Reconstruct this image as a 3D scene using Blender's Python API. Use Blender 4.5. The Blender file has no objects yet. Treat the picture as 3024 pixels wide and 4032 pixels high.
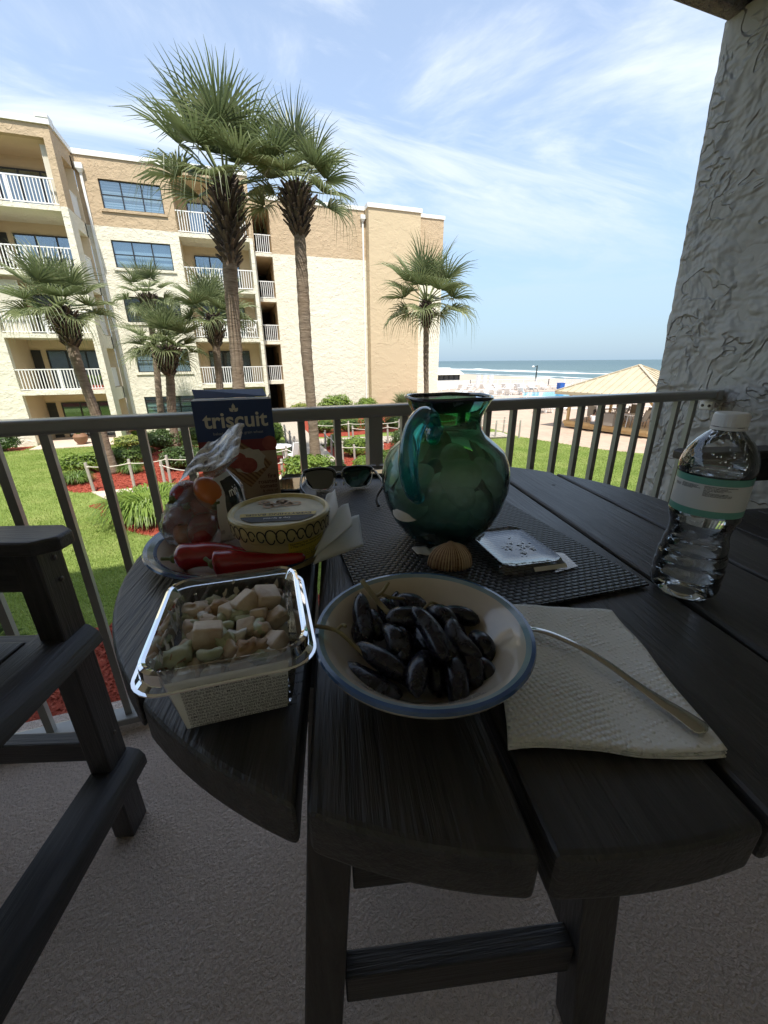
import bpy, bmesh, math, random
from mathutils import Vector, Matrix, Quaternion, noise
R_ = math.radians
sc = bpy.context.scene
COL = sc.collection
random.seed(7)

# ------------------------------------------------------------------ camera
# X runs along the balcony railing, Y away from it towards the other building, Z up from the balcony floor
cam_d = bpy.data.cameras.new('camera')
cam = bpy.data.objects.new('camera', cam_d)
COL.objects.link(cam)
sc.camera = cam
cam_d.sensor_fit = 'HORIZONTAL'
cam_d.sensor_width = 36.0
cam_d.lens = 18.66
cam_d.clip_start = 0.02
cam_d.clip_end = 60000
YAW, PITCH, ROLL = R_(19.2), R_(20.70), R_(0.45)
_fw = Vector((math.sin(YAW)*math.cos(PITCH), math.cos(YAW)*math.cos(PITCH), -math.sin(PITCH)))
_rt = Vector((math.cos(YAW), -math.sin(YAW), 0))
_dn = _fw.cross(_rt)
_r = _rt*math.cos(ROLL) + _dn*math.sin(ROLL)
_d = _dn*math.cos(ROLL) - _rt*math.sin(ROLL)
cam.matrix_world = Matrix(((_r.x, -_d.x, -_fw.x, 0), (_r.y, -_d.y, -_fw.y, 0), (_r.z, -_d.z, -_fw.z, 1.2), (0, 0, 0, 1)))

# ------------------------------------------------------------------ sky, sun, exposure
SUN_EL, SUN_AZ = R_(62), R_(8)
wd = bpy.data.worlds.new('World')
sc.world = wd
wd.use_nodes = True
wn = wd.node_tree
wn.nodes.clear()

class NT:
    """tiny node-tree writer"""
    def __init__(s, t): s.t = t
    def n(s, ty, _props=None, **inp):
        nd = s.t.nodes.new('ShaderNode' + ty)
        for k, v in (_props or {}).items(): setattr(nd, k, v)
        for k, v in inp.items():
            key = int(k[1:]) if k[0] == 'i' and k[1:].isdigit() else k.replace('_', ' ')
            s.set(nd, key, v)
        return nd
    def set(s, nd, key, v):
        so = nd.inputs[key]
        if isinstance(v, tuple) and len(v) == 2 and hasattr(v[0], 'outputs'):
            s.t.links.new(v[0].outputs[v[1]], so)
        elif hasattr(v, 'outputs'):
            s.t.links.new(v.outputs[0], so)
        elif isinstance(v, (tuple, list)) and len(v) == 3 and len(getattr(so, 'default_value', (0,0,0))) == 4:
            so.default_value = (*v, 1)
        else:
            so.default_value = v
    def math(s, op, a, b=0.0, clamp=False):
        return s.n('Math', {'operation': op, 'use_clamp': clamp}, i0=a, i1=b)
    def mix(s, f, a, b, mode='MIX'):
        nd = s.n('Mix', {'data_type': 'RGBA', 'blend_type': mode})
        s.set(nd, 0, f); s.set(nd, 6, a); s.set(nd, 7, b)
        return (nd, 2)
    def ramp(s, fac, stops, interp='LINEAR'):
        nd = s.n('ValToRGB'); s.set(nd, 0, fac)
        cr = nd.color_ramp; cr.interpolation = interp
        while len(cr.elements) < len(stops): cr.elements.new(0.5)
        for e, (p, c) in zip(cr.elements, stops):
            e.position = p
            e.color = (c, c, c, 1) if not isinstance(c, (tuple, list)) else (*c, 1)
        return nd
    def noise(s, vec, scale, detail=4, rough=.55, dist=0.0):
        nd = s.n('TexNoise'); s.set(nd, 'Vector', vec)
        for k, v in (('Scale', scale), ('Detail', detail), ('Roughness', rough), ('Distortion', dist)): nd.inputs[k].default_value = v
        return nd
    def mapping(s, vec, scale=(1,1,1), rot=(0,0,0), loc=(0,0,0)):
        nd = s.n('Mapping'); s.set(nd, 'Vector', vec)
        nd.inputs['Scale'].default_value = scale; nd.inputs['Rotation'].default_value = rot; nd.inputs['Location'].default_value = loc
        return nd

w = NT(wn)
sky = w.n('TexSky', {'sky_type': 'NISHITA', 'sun_disc': False, 'sun_elevation': SUN_EL, 'sun_rotation': math.pi + SUN_AZ,
                     'air_density': 1.0, 'dust_density': 0.6, 'ozone_density': 1.6, 'altitude': 5})
tc = w.n('TexCoord')
sx = w.n('SeparateXYZ', i0=(tc, 'Generated'))
zz = w.math('ADD', w.math('MAXIMUM', (sx, 2), 0.0), 0.16)
cx = w.math('DIVIDE', (sx, 0), zz); cy = w.math('DIVIDE', (sx, 1), zz)
cv = w.n('CombineXYZ', i0=cx, i1=cy, i2=0.0)
m1 = w.mapping(cv, (0.55, 0.9, 1), (0, 0, R_(35)), (1.7, 0.35, 0))
n1 = w.noise(m1, 1.0, 9, .62, 0.8)
m2 = w.mapping(cv, (0.35, 1.6, 1), (0, 0, R_(-38)), (4.3, 2.1, 0))
n2 = w.noise(m2, 1.3, 8, .62, 0.9)
a1 = w.ramp(n1, ((.43, 0.0), (.66, 1.0)), 'EASE')
a2 = w.ramp(n2, ((.48, 0.0), (.74, .9)), 'EASE')
veil = w.math('MULTIPLY', w.math('MAXIMUM', a1, a2), 0.80, True)
lowfade = w.ramp((sx, 2), ((.0, .0), (.10, .12), (.30, 1.0)))
mask = w.math('MULTIPLY', veil, lowfade)
mask = w.math('ADD', mask, 0.13, True)
hzn = w.ramp((sx, 2), ((.0, .85), (.10, .62), (.25, .30), (.45, .0)))
soft = w.mix(.34, sky, (1.55, 2.0, 2.6))
colr = w.mix(mask, soft, (4.0, 4.2, 4.4))
colr = w.mix(hzn, colr, (1.25, 1.90, 2.55))
bg = w.n('Background', Color=colr, Strength=0.098)
wo = w.n('OutputWorld'); w.set(wo, 0, bg)

sd = bpy.data.lights.new('sun', 'SUN'); sd.energy = 2.25; sd.angle = R_(0.55); sd.color = (1.0, .955, .87)
sun = bpy.data.objects.new('sun', sd); COL.objects.link(sun)
_ld = Vector((math.sin(SUN_AZ)*math.cos(SUN_EL), math.cos(SUN_AZ)*math.cos(SUN_EL), -math.sin(SUN_EL)))
sun.rotation_euler = _ld.to_track_quat('-Z', 'Y').to_euler()
sun.location = (-6, -20, 40)

sc.view_settings.view_transform = 'Standard'
sc.view_settings.look = 'None'
sc.view_settings.exposure = 1.62
sc.view_settings.gamma = 1.0
sc.view_settings.use_curve_mapping = False
sc.render.engine = 'CYCLES'
cy_ = sc.cycles
cy_.max_bounces = 10; cy_.transparent_max_bounces = 24; cy_.transmission_bounces = 8; cy_.glossy_bounces = 5; cy_.diffuse_bounces = 5
cy_.use_denoising = True
cy_.caustics_reflective = False; cy_.caustics_refractive = False
cy_.sample_clamp_indirect = 8

# ------------------------------------------------------------------ materials
MATS = {}
def newmat(name):
    m = bpy.data.materials.new(name); m.use_nodes = True
    m.node_tree.nodes.clear()
    t = NT(m.node_tree)
    out = t.n('OutputMaterial')
    MATS[name] = m
    return m, t, out
def mat(name, col, rough=.6, metal=0., var=.0, vs=6., bump=0., bs=60., bdist=.004, spec=.5, stretch=(1,1,1), coat=0., world=False, col2=None, sss=0., trans=0., detail=5, sheen=0.):
    """principled surface with noise colour variation and fine noise relief"""
    m, t, out = newmat(name)
    p = t.n('BsdfPrincipled'); t.set(out, 0, p)
    tcn = t.n('NewGeometry') if world else t.n('TexCoord')
    vec = (tcn, 'Position') if world else (tcn, 'Object')
    if stretch != (1,1,1): vec = t.mapping(vec, stretch)
    p.inputs['Roughness'].default_value = rough; p.inputs['Metallic'].default_value = metal
    p.inputs['Specular IOR Level'].default_value = spec
    if coat: p.inputs['Coat Weight'].default_value = coat; p.inputs['Coat Roughness'].default_value = .08
    if sss: p.inputs['Subsurface Weight'].default_value = sss; p.inputs['Subsurface Radius'].default_value = (.01,.006,.004); p.inputs['Subsurface Scale'].default_value = .5
    if var or col2:
        nz = t.noise(vec, vs, detail)
        c2 = col2 or tuple(min(1, c*(1+var)) for c in col); c1 = col if col2 else tuple(c*(1-var) for c in col)
        t.set(p, 'Base Color', t.mix(t.ramp(nz, ((.35, 0), (.65, 1))), c1, c2))
    else: p.inputs['Base Color'].default_value = (*col, 1)
    if bump:
        nb = t.noise(vec, bs, 4, .6)
        b = t.n('Bump', Strength=bump, Distance=bdist, Height=nb); t.set(p, 'Normal', b)
    if trans:
        tl = t.n('BsdfTranslucent', Color=(*[min(1, c*1.6) for c in col], 1)); mx = t.n('MixShader', i0=trans); t.set(mx, 1, p); t.set(mx, 2, tl); t.set(out, 0, mx)
    return m
def film(name, tint=(1,1,1), ior=1.5, rough=.03, milky=0., spec=1.0, bump=0., bs=30.):
    """thin clear plastic or glass skin: sees straight through, mirrors more at grazing angles"""
    m, t, out = newmat(name)
    tr = t.n('BsdfTransparent', Color=tint); gl = t.n('BsdfGlossy', Color=(spec, spec, spec), Roughness=rough)
    fr = t.n('Fresnel', IOR=ior)
    if bump:
        tcn = t.n('TexCoord'); nb = t.noise((tcn, 'Object'), bs, 3)
        b = t.n('Bump', Strength=bump, Distance=.004, Height=nb); t.set(fr, 'Normal', b); t.set(gl, 'Normal', b)
    f2 = t.math('ADD', t.math('MULTIPLY', fr, 1.5), .02, True)
    mx = t.n('MixShader', i0=f2); t.set(mx, 1, tr); t.set(mx, 2, gl)
    if milky:
        df = t.n('BsdfDiffuse', Color=(.85,.85,.85)); m2_ = t.n('MixShader', i0=milky); t.set(m2_, 1, mx); t.set(m2_, 2, df); mx = m2_
    t.set(out, 0, mx)
    return m

# ------------------------------------------------------------------ objects
WL = {}
def tag(o, label=None, cat=None, group=None, kind=None):
    for k, v in (('label', label), ('category', cat), ('group', group), ('kind', kind)):
        if v: o[k] = v
    return o
def thing(name, label, cat, loc=(0,0,0), rz=0., group=None):
    o = bpy.data.objects.new(name, None); COL.objects.link(o)
    o.location = loc; o.rotation_euler = (0, 0, rz); o.empty_display_size = .05
    WL[o] = Vector((0,0,0)) if rz else Vector(loc)
    return tag(o, label, cat, group)
def setmats(me, m):
    for x in (m if isinstance(m, (list, tuple)) else [m]): me.materials.append(x)
def link(name, me, parent=None, loc=None, rot=None, scale=None):
    """mesh object; loc is in scene coordinates, or local to a rotated parent"""
    o = bpy.data.objects.new(name, me); COL.objects.link(o)
    if parent is not None:
        o.parent = parent; base = WL[parent]; WL[o] = base
        if loc is not None: o.location = Vector(loc) - base; WL[o] = Vector(loc)
    else:
        o.location = loc or (0,0,0); WL[o] = Vector(o.location)
    if rot: o.rotation_euler = rot
    if scale: o.scale = scale
    return o
def copy_tree(o, parent=None):
    c = o.copy(); COL.objects.link(c)
    if parent is not None: c.parent = parent
    WL[c] = WL.get(o, Vector())
    for ch in o.children: copy_tree(ch, c)
    return c

class MB:
    def __init__(s): s.v = []; s.f = []; s.m = []
    def add(s, vs, fs, mi=0):
        b = len(s.v); s.v += [Vector(p) for p in vs]; s.f += [tuple(i+b for i in f) for f in fs]; s.m += [mi]*len(fs); return s
    def box(s, x0, x1, y0, y1, z0, z1, mi=0):
        return s.add([(x0,y0,z0),(x1,y0,z0),(x1,y1,z0),(x0,y1,z0),(x0,y0,z1),(x1,y0,z1),(x1,y1,z1),(x0,y1,z1)],
                     [(0,3,2,1),(4,5,6,7),(0,1,5,4),(1,2,6,5),(2,3,7,6),(3,0,4,7)], mi)
    def obox(s, c, size, q=None, mi=0, taper=1.0):
        """oriented box; q a Matrix/Quaternion/None"""
        hx, hy, hz = size[0]/2, size[1]/2, size[2]/2; c = Vector(c)
        P = [(-hx,-hy,-hz),(hx,-hy,-hz),(hx,hy,-hz),(-hx,hy,-hz),(-hx*taper,-hy*taper,hz),(hx*taper,-hy*taper,hz),(hx*taper,hy*taper,hz),(-hx*taper,hy*taper,hz)]
        P = [(q @ Vector(p) if q is not None else Vector(p)) + c for p in P]
        return s.add(P, [(0,3,2,1),(4,5,6,7),(0,1,5,4),(1,2,6,5),(2,3,7,6),(3,0,4,7)], mi)
    def bar(s, a, b, w, h, up=(0,0,1), mi=0, w2=None, h2=None):
        a, b = Vector(a), Vector(b); d = (b-a).normalized(); x = d.cross(Vector(up))
        if x.length < 1e-4: x = d.cross(Vector((1,0,0)))
        x.normalize(); y = x.cross(d)
        w2 = w if w2 is None else w2; h2 = h if h2 is None else h2
        P = []
        for c, ww, hh in ((a, w, h), (b, w2, h2)):
            for sx_, sy_ in ((-1,-1),(1,-1),(1,1),(-1,1)): P.append(c + x*sx_*ww/2 + y*sy_*hh/2)
        return s.add(P, [(0,3,2,1),(4,5,6,7),(0,1,5,4),(1,2,6,5),(2,3,7,6),(3,0,4,7)], mi)
    def tube(s, pts, r, seg=8, cap=True, mi=0):
        pts = [Vector(p) for p in pts]; n = len(pts); r = list(r) if hasattr(r, '__iter__') else [r]*n
        t0 = (pts[1]-pts[0]).normalized(); x = t0.orthogonal().normalized(); rings = []
        for i in range(n):
            t = (pts[min(i+1, n-1)] - pts[max(i-1, 0)]).normalized()
            x = (x - t*x.dot(t)); x = x.normalized() if x.length > 1e-6 else t.orthogonal().normalized(); y = t.cross(x)
            rings.append([pts[i] + (x*math.cos(a_) + y*math.sin(a_))*r[i] for a_ in (2*math.pi*k/seg for k in range(seg))])
        vs = [p for rg in rings for p in rg]; fs = []
        for i in range(n-1):
            for k in range(seg): fs.append((i*seg+k, i*seg+(k+1)%seg, (i+1)*seg+(k+1)%seg, (i+1)*seg+k))
        if cap: fs += [tuple(range(seg-1, -1, -1)), tuple((n-1)*seg+k for k in range(seg))]
        return s.add(vs, fs, mi)
    def lathe(s, prof, seg=48, c=(0,0,0), mi=0, fn=None):
        """prof: (r, z) list; r==0 closes at the axis; fn(r,z,ang)->(r,z)"""
        c = Vector(c); vs = []; fs = []; idx = []
        for r, z in prof:
            if r <= 1e-7: idx.append([len(vs)]); vs.append(c + Vector((0,0,z))); continue
            row = []
            for k in range(seg):
                a_ = 2*math.pi*k/seg; rr, zz_ = fn(r, z, a_) if fn else (r, z)
                row.append(len(vs)); vs.append(c + Vector((rr*math.cos(a_), rr*math.sin(a_), zz_)))
            idx.append(row)
        for A_, B_ in zip(idx, idx[1:]):
            if len(A_) == 1 and len(B_) == 1: continue
            for k in range(seg):
                k2 = (k+1) % seg
                if len(A_) == 1: fs.append((A_[0], B_[k2], B_[k])[::-1])
                elif len(B_) == 1: fs.append((A_[k], A_[k2], B_[0]))
                else: fs.append((A_[k], A_[k2], B_[k2], B_[k]))
        return s.add(vs, fs, mi)
    def prism(s, poly, z0, z1, mi=0):
        n = len(poly)
        vs = [(x, y, z0) for x, y in poly] + [(x, y, z1) for x, y in poly]
        return s.add(vs, [tuple(range(n-1, -1, -1)), tuple(range(n, 2*n))] + [(i, (i+1) % n, n+(i+1) % n, n+i) for i in range(n)], mi)
    def rings(s, rows, closed=True, cap0=False, cap1=False, mi=0):
        """skin a list of equal-length loops"""
        k = len(rows[0]); vs = [p for r in rows for p in r]; fs = []
        for i in range(len(rows)-1):
            for j in range(k if closed else k-1): fs.append((i*k+j, i*k+(j+1)%k, (i+1)*k+(j+1)%k, (i+1)*k+j))
        if cap0: fs.append(tuple(range(k-1, -1, -1)))
        if cap1: fs.append(tuple((len(rows)-1)*k+j for j in range(k)))
        return s.add(vs, fs, mi)
    def sheet(s, fn, nu, nv, mi=0):
        vs = [fn(u/nu, v/nv) for v in range(nv+1) for u in range(nu+1)]
        return s.add(vs, [(v*(nu+1)+u, v*(nu+1)+u+1, (v+1)*(nu+1)+u+1, (v+1)*(nu+1)+u) for v in range(nv) for u in range(nu)], mi)
    def ball(s, c, rx, ry=None, rz=None, seg=14, rg=9, q=None, mi=0, fn=None):
        ry = rx if ry is None else ry; rz = rx if rz is None else rz; c = Vector(c)
        b = len(s.v)
        prof = [(math.sin(math.pi*i/rg), -math.cos(math.pi*i/rg)) for i in range(rg+1)]
        prof[0] = (0, -1); prof[-1] = (0, 1)
        s.lathe(prof, seg, mi=mi)
        for i in range(b, len(s.v)):
            p = Vector((s.v[i].x*rx, s.v[i].y*ry, s.v[i].z*rz))
            if fn: p = fn(p)
            s.v[i] = (q @ p if q is not None else p) + c
        return s
    def xform(s, M_):
        s.v = [M_ @ p for p in s.v]; return s
    def mesh(s, name, m, smooth=False, org=None):
        me = bpy.data.meshes.new(name); o = org or Vector((0,0,0))
        me.from_pydata([tuple(p-o) for p in s.v], [], s.f); setmats(me, m)
        if any(s.m):
            for p, i in zip(me.polygons, s.m): p.material_index = i
        if smooth:
            me.polygons.foreach_set('use_smooth', [True]*len(me.polygons))
            if smooth != True: me.set_sharp_from_angle(angle=R_(smooth))
        me.update(); return me
    def build(s, name, m, parent=None, smooth=False, bevel=0., seg=2, sub=0, solid=0.):
        me = s.mesh(name, m, smooth, WL[parent] if parent is not None else None)
        o = link(name, me, parent)
        if solid:
            md = o.modifiers.new('solid', 'SOLIDIFY'); md.thickness = solid; md.offset = 0
        if bevel:
            md = o.modifiers.new('bevel', 'BEVEL'); md.width = bevel; md.segments = seg; md.limit_method = 'ANGLE'; md.angle_limit = R_(35)
        if sub:
            md = o.modifiers.new('sub', 'SUBSURF'); md.levels = sub; md.render_levels = sub
        return o

def base_at(o, loc):
    """move an unparented mesh's origin to loc without moving the mesh"""
    l = Vector(loc); o.data.transform(Matrix.Translation(-l)); o.location = l; WL[o] = l; return o
def lerp(a, b, t): return a + (b-a)*t
def catm(pts, n=8):
    """smooth curve through points"""
    pts = [Vector(p) for p in pts]; out = []
    for i in range(len(pts)-1):
        p0 = pts[max(i-1,0)]; p1 = pts[i]; p2 = pts[i+1]; p3 = pts[min(i+2, len(pts)-1)]
        for k in range(n):
            t = k/n
            out.append(.5*((2*p1) + (p2-p0)*t + (2*p0-5*p1+4*p2-p3)*t*t + (3*p1-p0-3*p2+p3)*t**3))
    out.append(pts[-1]); return out
_fontcache = {}
def text_mb(txt, size, mi=0, align='CENTER', bold=0.0, space=1.0):
    """flat lettering as polygons in the XY plane"""
    cu = bpy.data.curves.new('t', 'FONT'); cu.body = txt; cu.size = size; cu.align_x = align; cu.offset = bold; cu.space_line = space
    cu.resolution_u = 3
    ob = bpy.data.objects.new('t', cu); COL.objects.link(ob)
    dg = bpy.context.evaluated_depsgraph_get(); dg.update()
    me = bpy.data.meshes.new_from_object(ob.evaluated_get(dg))
    mb = MB(); mb.add([v.co.copy() for v in me.vertices], [tuple(p.vertices) for p in me.polygons], mi)
    bpy.data.objects.remove(ob); bpy.data.curves.remove(cu); bpy.data.meshes.remove(me)
    return mb
# ------------------------------------------------------------------ setting materials
def stucco(name, col, scale, dist, upper=None, zsplit=0., rough=.85, strength=1., dirt=.06, grainscale=14., grainamt=.35, aniso=(1,1,1), det=6):
    m, t, out = newmat(name)
    p = t.n('BsdfPrincipled'); t.set(out, 0, p); p.inputs['Roughness'].default_value = rough; p.inputs['Specular IOR Level'].default_value = .25
    g = t.n('NewGeometry'); pos = (g, 'Position')
    vec = t.mapping(pos, aniso) if aniso != (1,1,1) else pos
    n1_ = t.noise(vec, scale, det, .62, .35); pl = t.ramp(n1_, ((.36, 0), (.525, 1), (.55, .30), (.75, .5)))
    n3_ = t.noise(t.mapping(vec, (1, 1, 1.6), (.3, .5, 0)), scale*1.7, max(2, det-1), .62, .25); pl2 = t.ramp(n3_, ((.42, 0), (.575, .8), (.60, .2), (.8, .3)))
    n2_ = t.noise(pos, scale*grainscale, 4, .6)
    h = t.math('ADD', t.math('ADD', pl, pl2), t.math('MULTIPLY', n2_, grainamt))
    b = t.n('Bump', Strength=strength, Distance=dist, Height=h); t.set(p, 'Normal', b)
    base = col
    if upper:
        sp = t.n('SeparateXYZ', i0=pos)
        wob = t.math('ADD', (sp, 2), t.math('MULTIPLY', n1_, .02))
        base = t.mix(t.math('GREATER_THAN', wob, zsplit + .01), col, upper)
    nd = t.noise(pos, .35, 6, .65)
    t.set(p, 'Base Color', t.mix(t.ramp(nd, ((.3, 0), (.75, dirt))), base, (.33, .30, .25)))
    return m
TAN = (.50, .385, .255); CREAM = (.73, .695, .575)
stucco('facade_paint', CREAM, 1.1, .015, TAN, 8.1)
stucco('tan_paint', (.55, .445, .295), .35, .012)
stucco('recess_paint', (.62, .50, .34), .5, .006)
stucco('grey_stucco', (.40, .395, .375), 2.1, .024, strength=.85, grainscale=34., grainamt=.05, aniso=(1,1.3,1.0), det=4)
stucco('ceiling_stucco', (.36, .345, .32), 9.0, .012, grainscale=7.)
mat('white_paint', (.80, .79, .75), .45, var=.04, vs=3)
mat('white_metal', (.82, .82, .80), .35)
mat('dark_frame', (.025, .027, .03), .35)
mat('blind', (.74, .76, .76), .6)
mat('patio_slab', (.58, .47, .38), .8, var=.1)
mat('interior', (.10, .09, .08), .8)
m_, t_, o_ = newmat('pane')
p_ = t_.n('BsdfGlossy', Roughness=.03, Color=(.70, .78, .84))
tr_ = t_.n('BsdfTransparent', Color=(.80, .88, .92)); mx_ = t_.n('MixShader', i0=.24); t_.set(mx_, 1, tr_); t_.set(mx_, 2, p_); t_.set(o_, 0, mx_)
# window blinds / louvred shutters seen through the panes
m_, t_, o_ = newmat('louvres')
p_ = t_.n('BsdfPrincipled', Roughness=.6); tcn = t_.n('TexCoord')
wv = t_.n('TexWave', {'wave_type': 'BANDS', 'bands_direction': 'Z'}, Scale=2.6, Distortion=0.0); t_.set(wv, 'Vector', (tcn, 'Object'))
t_.set(p_, 'Base Color', t_.mix(t_.ramp(wv, ((.25, 0), (.5, 1))), (.34, .40, .43), (.78, .80, .80))); t_.set(o_, 0, p_)

# ------------------------------------------------------------------ our own balcony
floor_m, t_, o_ = newmat('balcony_floor')
p_ = t_.n('BsdfPrincipled', Roughness=.8); p_.inputs['Specular IOR Level'].default_value = .3
g_ = t_.n('NewGeometry'); pos_ = (g_, 'Position')
na = t_.noise(pos_, 120, 4, .62, .3); nb = t_.noise(pos_, 38, 3, .6); nc = t_.noise(pos_, 2.2, 5)
h_ = t_.math('ADD', t_.ramp(na, ((.38, 0), (.62, 1))), t_.math('MULTIPLY', nb, .6))
b_ = t_.n('Bump', Strength=.9, Distance=.0060, Height=h_); t_.set(p_, 'Normal', b_)
cc = t_.mix(t_.ramp(nc, ((.3, 0), (.7, 1))), (.66, .54, .47), (.75, .62, .545))
cc = t_.mix(t_.ramp(na, ((.30, .75), (.48, 0))), cc, (.40, .32, .27))
t_.set(p_, 'Base Color', t_.mix(t_.ramp(t_.noise(pos_, 14, 6, .7), ((.62, 0), (.8, .35))), cc, (.52, .42, .36))); t_.set(o_, 0, p_)

o = MB().box(-9, 2.1, -1.6, 1.435, -.18, 0).build('balcony_floor', MATS['balcony_floor']); base_at(o, (0,0,0)); tag(o, kind='structure')  # left end drawn out and kept open to let in sky light
mb = MB().box(-9, 2.4, -1.6, 1.45, 2.56, 2.75, 1).box(-9, 2.4, 1.45, 1.60, 2.535, 2.75).box(-9, 2.4, 1.60, 1.667, 2.51, 2.75)
mat('ceiling_bounce', (.78, .77, .74), .9)  # inner ceiling, made pale to bounce light onto the balcony
o = mb.build('balcony_ceiling', [MATS['ceiling_stucco'], MATS['ceiling_bounce']], bevel=.012); base_at(o, (0,0,2.5)); tag(o, kind='structure')
# side wall: slightly ragged outer edge, real ridges in the silhouette
mb = MB(); rows = []
NZ = 120
for i in range(NZ+1):
    z = -.2 + (2.72)*i/NZ
    e = 1.572 + .040*(z+.2) + .010*noise.noise(Vector((z*9, 3.1, 0))) + .006*noise.noise(Vector((z*31, 1.1, 0)))
    x = .006*noise.noise(Vector((z*7, 8.1, 2)))
    rows.append([Vector((2.1+x, -1.6, z)), Vector((2.1+x, .6, z)), Vector((2.1+x, e-.03, z)), Vector((2.118+x, e, z)), Vector((2.36, e+.004, z)), Vector((2.36, -1.6, z))])
mb.rings(rows, True, True, True)
o = mb.build('balcony_wall', MATS['grey_stucco'], smooth=50); base_at(o, (2.1, 1.0, 0))
tag(o, 'grey rough-troweled stucco wall that the balcony railing is bolted to', 'wall')
# the rest of our own building, behind and above the camera
mb = MB().box(-9, 2.1, -1.8, -1.6, -.2, 2.6, 1)
mb.box(-34, 16, -12, 1.667, 2.75, 11.3)
mb.box(-34, -9.2, -12, 1.0, -2.9, 2.75); mb.box(2.36, 16, -12, 1.6, -2.9, 2.75); mb.box(-9.2, 2.36, -12, 1.0, -2.9, -.2); mb.box(-9.2, 2.36, -12, -1.8, -.2, 2.75)
mat('back_wall_bounce', (.82, .80, .74), .85)  # unseen wall behind the camera, whitened to bounce light forward
o = mb.build('balcony_building', [MATS['grey_stucco'], MATS['back_wall_bounce']]); base_at(o, (0, 0, -2.9)); tag(o, kind='structure')

# railing: top rail, bottom rail, one wide post and square pickets
rail_m = mat('rail_paint', (.31, .31, .295), .28, var=.05, vs=9, bump=.25, bs=420, bdist=.0006, coat=.25)
RY = 1.306
rl = thing('balcony_railing', 'grey painted metal balcony railing with square pickets bolted to the stucco wall', 'railing', (0, RY, 0))
MB().box(-9, 2.06, RY-.032, RY+.032, 1.026, 1.066).build('top_rail', rail_m, rl, bevel=.012, seg=4, smooth=40)
mb = MB().box(2.055, 2.099, RY-.035, RY+.035, 1.020, 1.068); fl = mb.build('end_collar', rail_m, rl, bevel=.008)
br = MB().box(2.045, 2.062, RY-.03, RY+.03, .978, 1.018).build('wall_bracket', MATS['white_paint'], rl, bevel=.006)
for dy in (-.016, .014):
    MB().ball((2.044, RY+dy, .997), .004, .007, .007, 10, 6).build('bolt', mat('bolt_steel', (.12,.11,.10), .4, .8) if 'bolt_steel' not in MATS else MATS['bolt_steel'], br, smooth=True)
MB().box(-9, 2.099, RY-.034, RY+.034, .024, .050).build('bottom_rail', rail_m, rl, bevel=.005)
me_p = MB().box(-.0105, .0105, -.0105, .0105, .049, 1.028).mesh('picket', rail_m)
me_post = MB().box(-.024, .024, -.024, .024, 0.0, 1.028).mesh('post', rail_m)
px = [-.502-.1145*k for k in range(70)] + [-.387, -.274, -.162, -.05, .063, .176, .293, .53, .645, .757, .868, .982, 1.091, 1.199, 1.310, 1.415, 1.528, 1.636, 1.742, 1.855, 1.962]
for x in px: link('picket', me_p, rl, (x, RY, 0))
for x in (.420, -1.40): link('post', me_post, rl, (x, RY, 0))
for x in (-1.55, .0): MB().box(x-.02, x+.02, RY-.02, RY+.02, 0, .026).build('foot', rail_m, rl)

# ------------------------------------------------------------------ the apartment building opposite
G = -2.9
LV = [-2.9, -.1, 2.635, 5.37, 8.1]
TOPZ = [LV[i+1]-.2 for i in range(4)]
CY_, BY_, AY_ = 26.17, 28.87, 32.13
ap = thing('apartment_building', 'five-storey cream and tan stucco apartment building with white balcony railings', 'building', (0, 30, G))
FP, RP = MATS['facade_paint'], MATS['recess_paint']
def pane_window(x0, x1, z0, z1, y, parent, cols=3, rows=2, blind='louvres'):
    fw = .05
    w_ = MB()
    w_.box(x0, x1, y+.06, y+.12, z0, z0+fw).box(x0, x1, y+.06, y+.12, z1-fw, z1).box(x0, x0+fw, y+.06, y+.12, z0+fw, z1-fw).box(x1-fw, x1, y+.06, y+.12, z0+fw, z1-fw)
    for k in range(1, cols):
        xx = lerp(x0, x1, k/cols); w_.box(xx-.03, xx+.03, y+.062, y+.118, z0+fw, z1-fw)
    if rows == 2: w_.box(x0+fw, x1-fw, y+.064, y+.116, lerp(z0, z1, .5)-.025, lerp(z0, z1, .5)+.025)
    win = w_.build('window', MATS['dark_frame'], parent)
    for k in range(cols):
        for r in range(rows):
            a0 = lerp(x0, x1, k/cols)+.03; a1_ = lerp(x0, x1, (k+1)/cols)-.03
            b0 = lerp(z0, z1, r/rows)+.03; b1 = lerp(z0, z1, (r+1)/rows)-.03
            MB().box(a0, a1_, y+.085, y+.093, b0, b1).build('pane', MATS['pane'], win)
    if blind: MB().box(x0+.02, x1-.02, y+.20, y+.22, z0+.02, z1-.02).build('blind', MATS[blind], win)
    return win
_pk = {}
def far_rail(x0, x1, y, zb, parent, axis='x', sp=.135, h=1.07):
    """white railing: rails as one part, each picket its own sub-part"""
    m = MB(); L_ = x1-x0
    if axis == 'x':
        m.box(x0, x1, y-.03, y+.03, zb+h-.05, zb+h).box(x0, x1, y-.025, y+.025, zb+.06, zb+.10)
        mid = (x0+x1)/2
        if L_ > 2: m.box(mid-.035, mid+.035, y-.035, y+.035, zb, zb+h-.05)
    else:
        m.box(y-.03, y+.03, x0, x1, zb+h-.05, zb+h).box(y-.025, y+.025, x0, x1, zb+.06, zb+.10)
    rr = m.build('railing', MATS['white_metal'], parent)
    if 'p' not in _pk: _pk['p'] = MB().box(-.019, .019, -.019, .019, .09, h-.045).mesh('picket', MATS['white_metal'])
    n_ = max(2, int(L_/sp))
    for k in range(1, n_):
        c_ = x0 + L_*k/n_
        link('picket', _pk['p'], rr, (c_, y, zb) if axis == 'x' else (y, c_, zb))
    return rr
def slab_dividers(): pass

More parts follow.
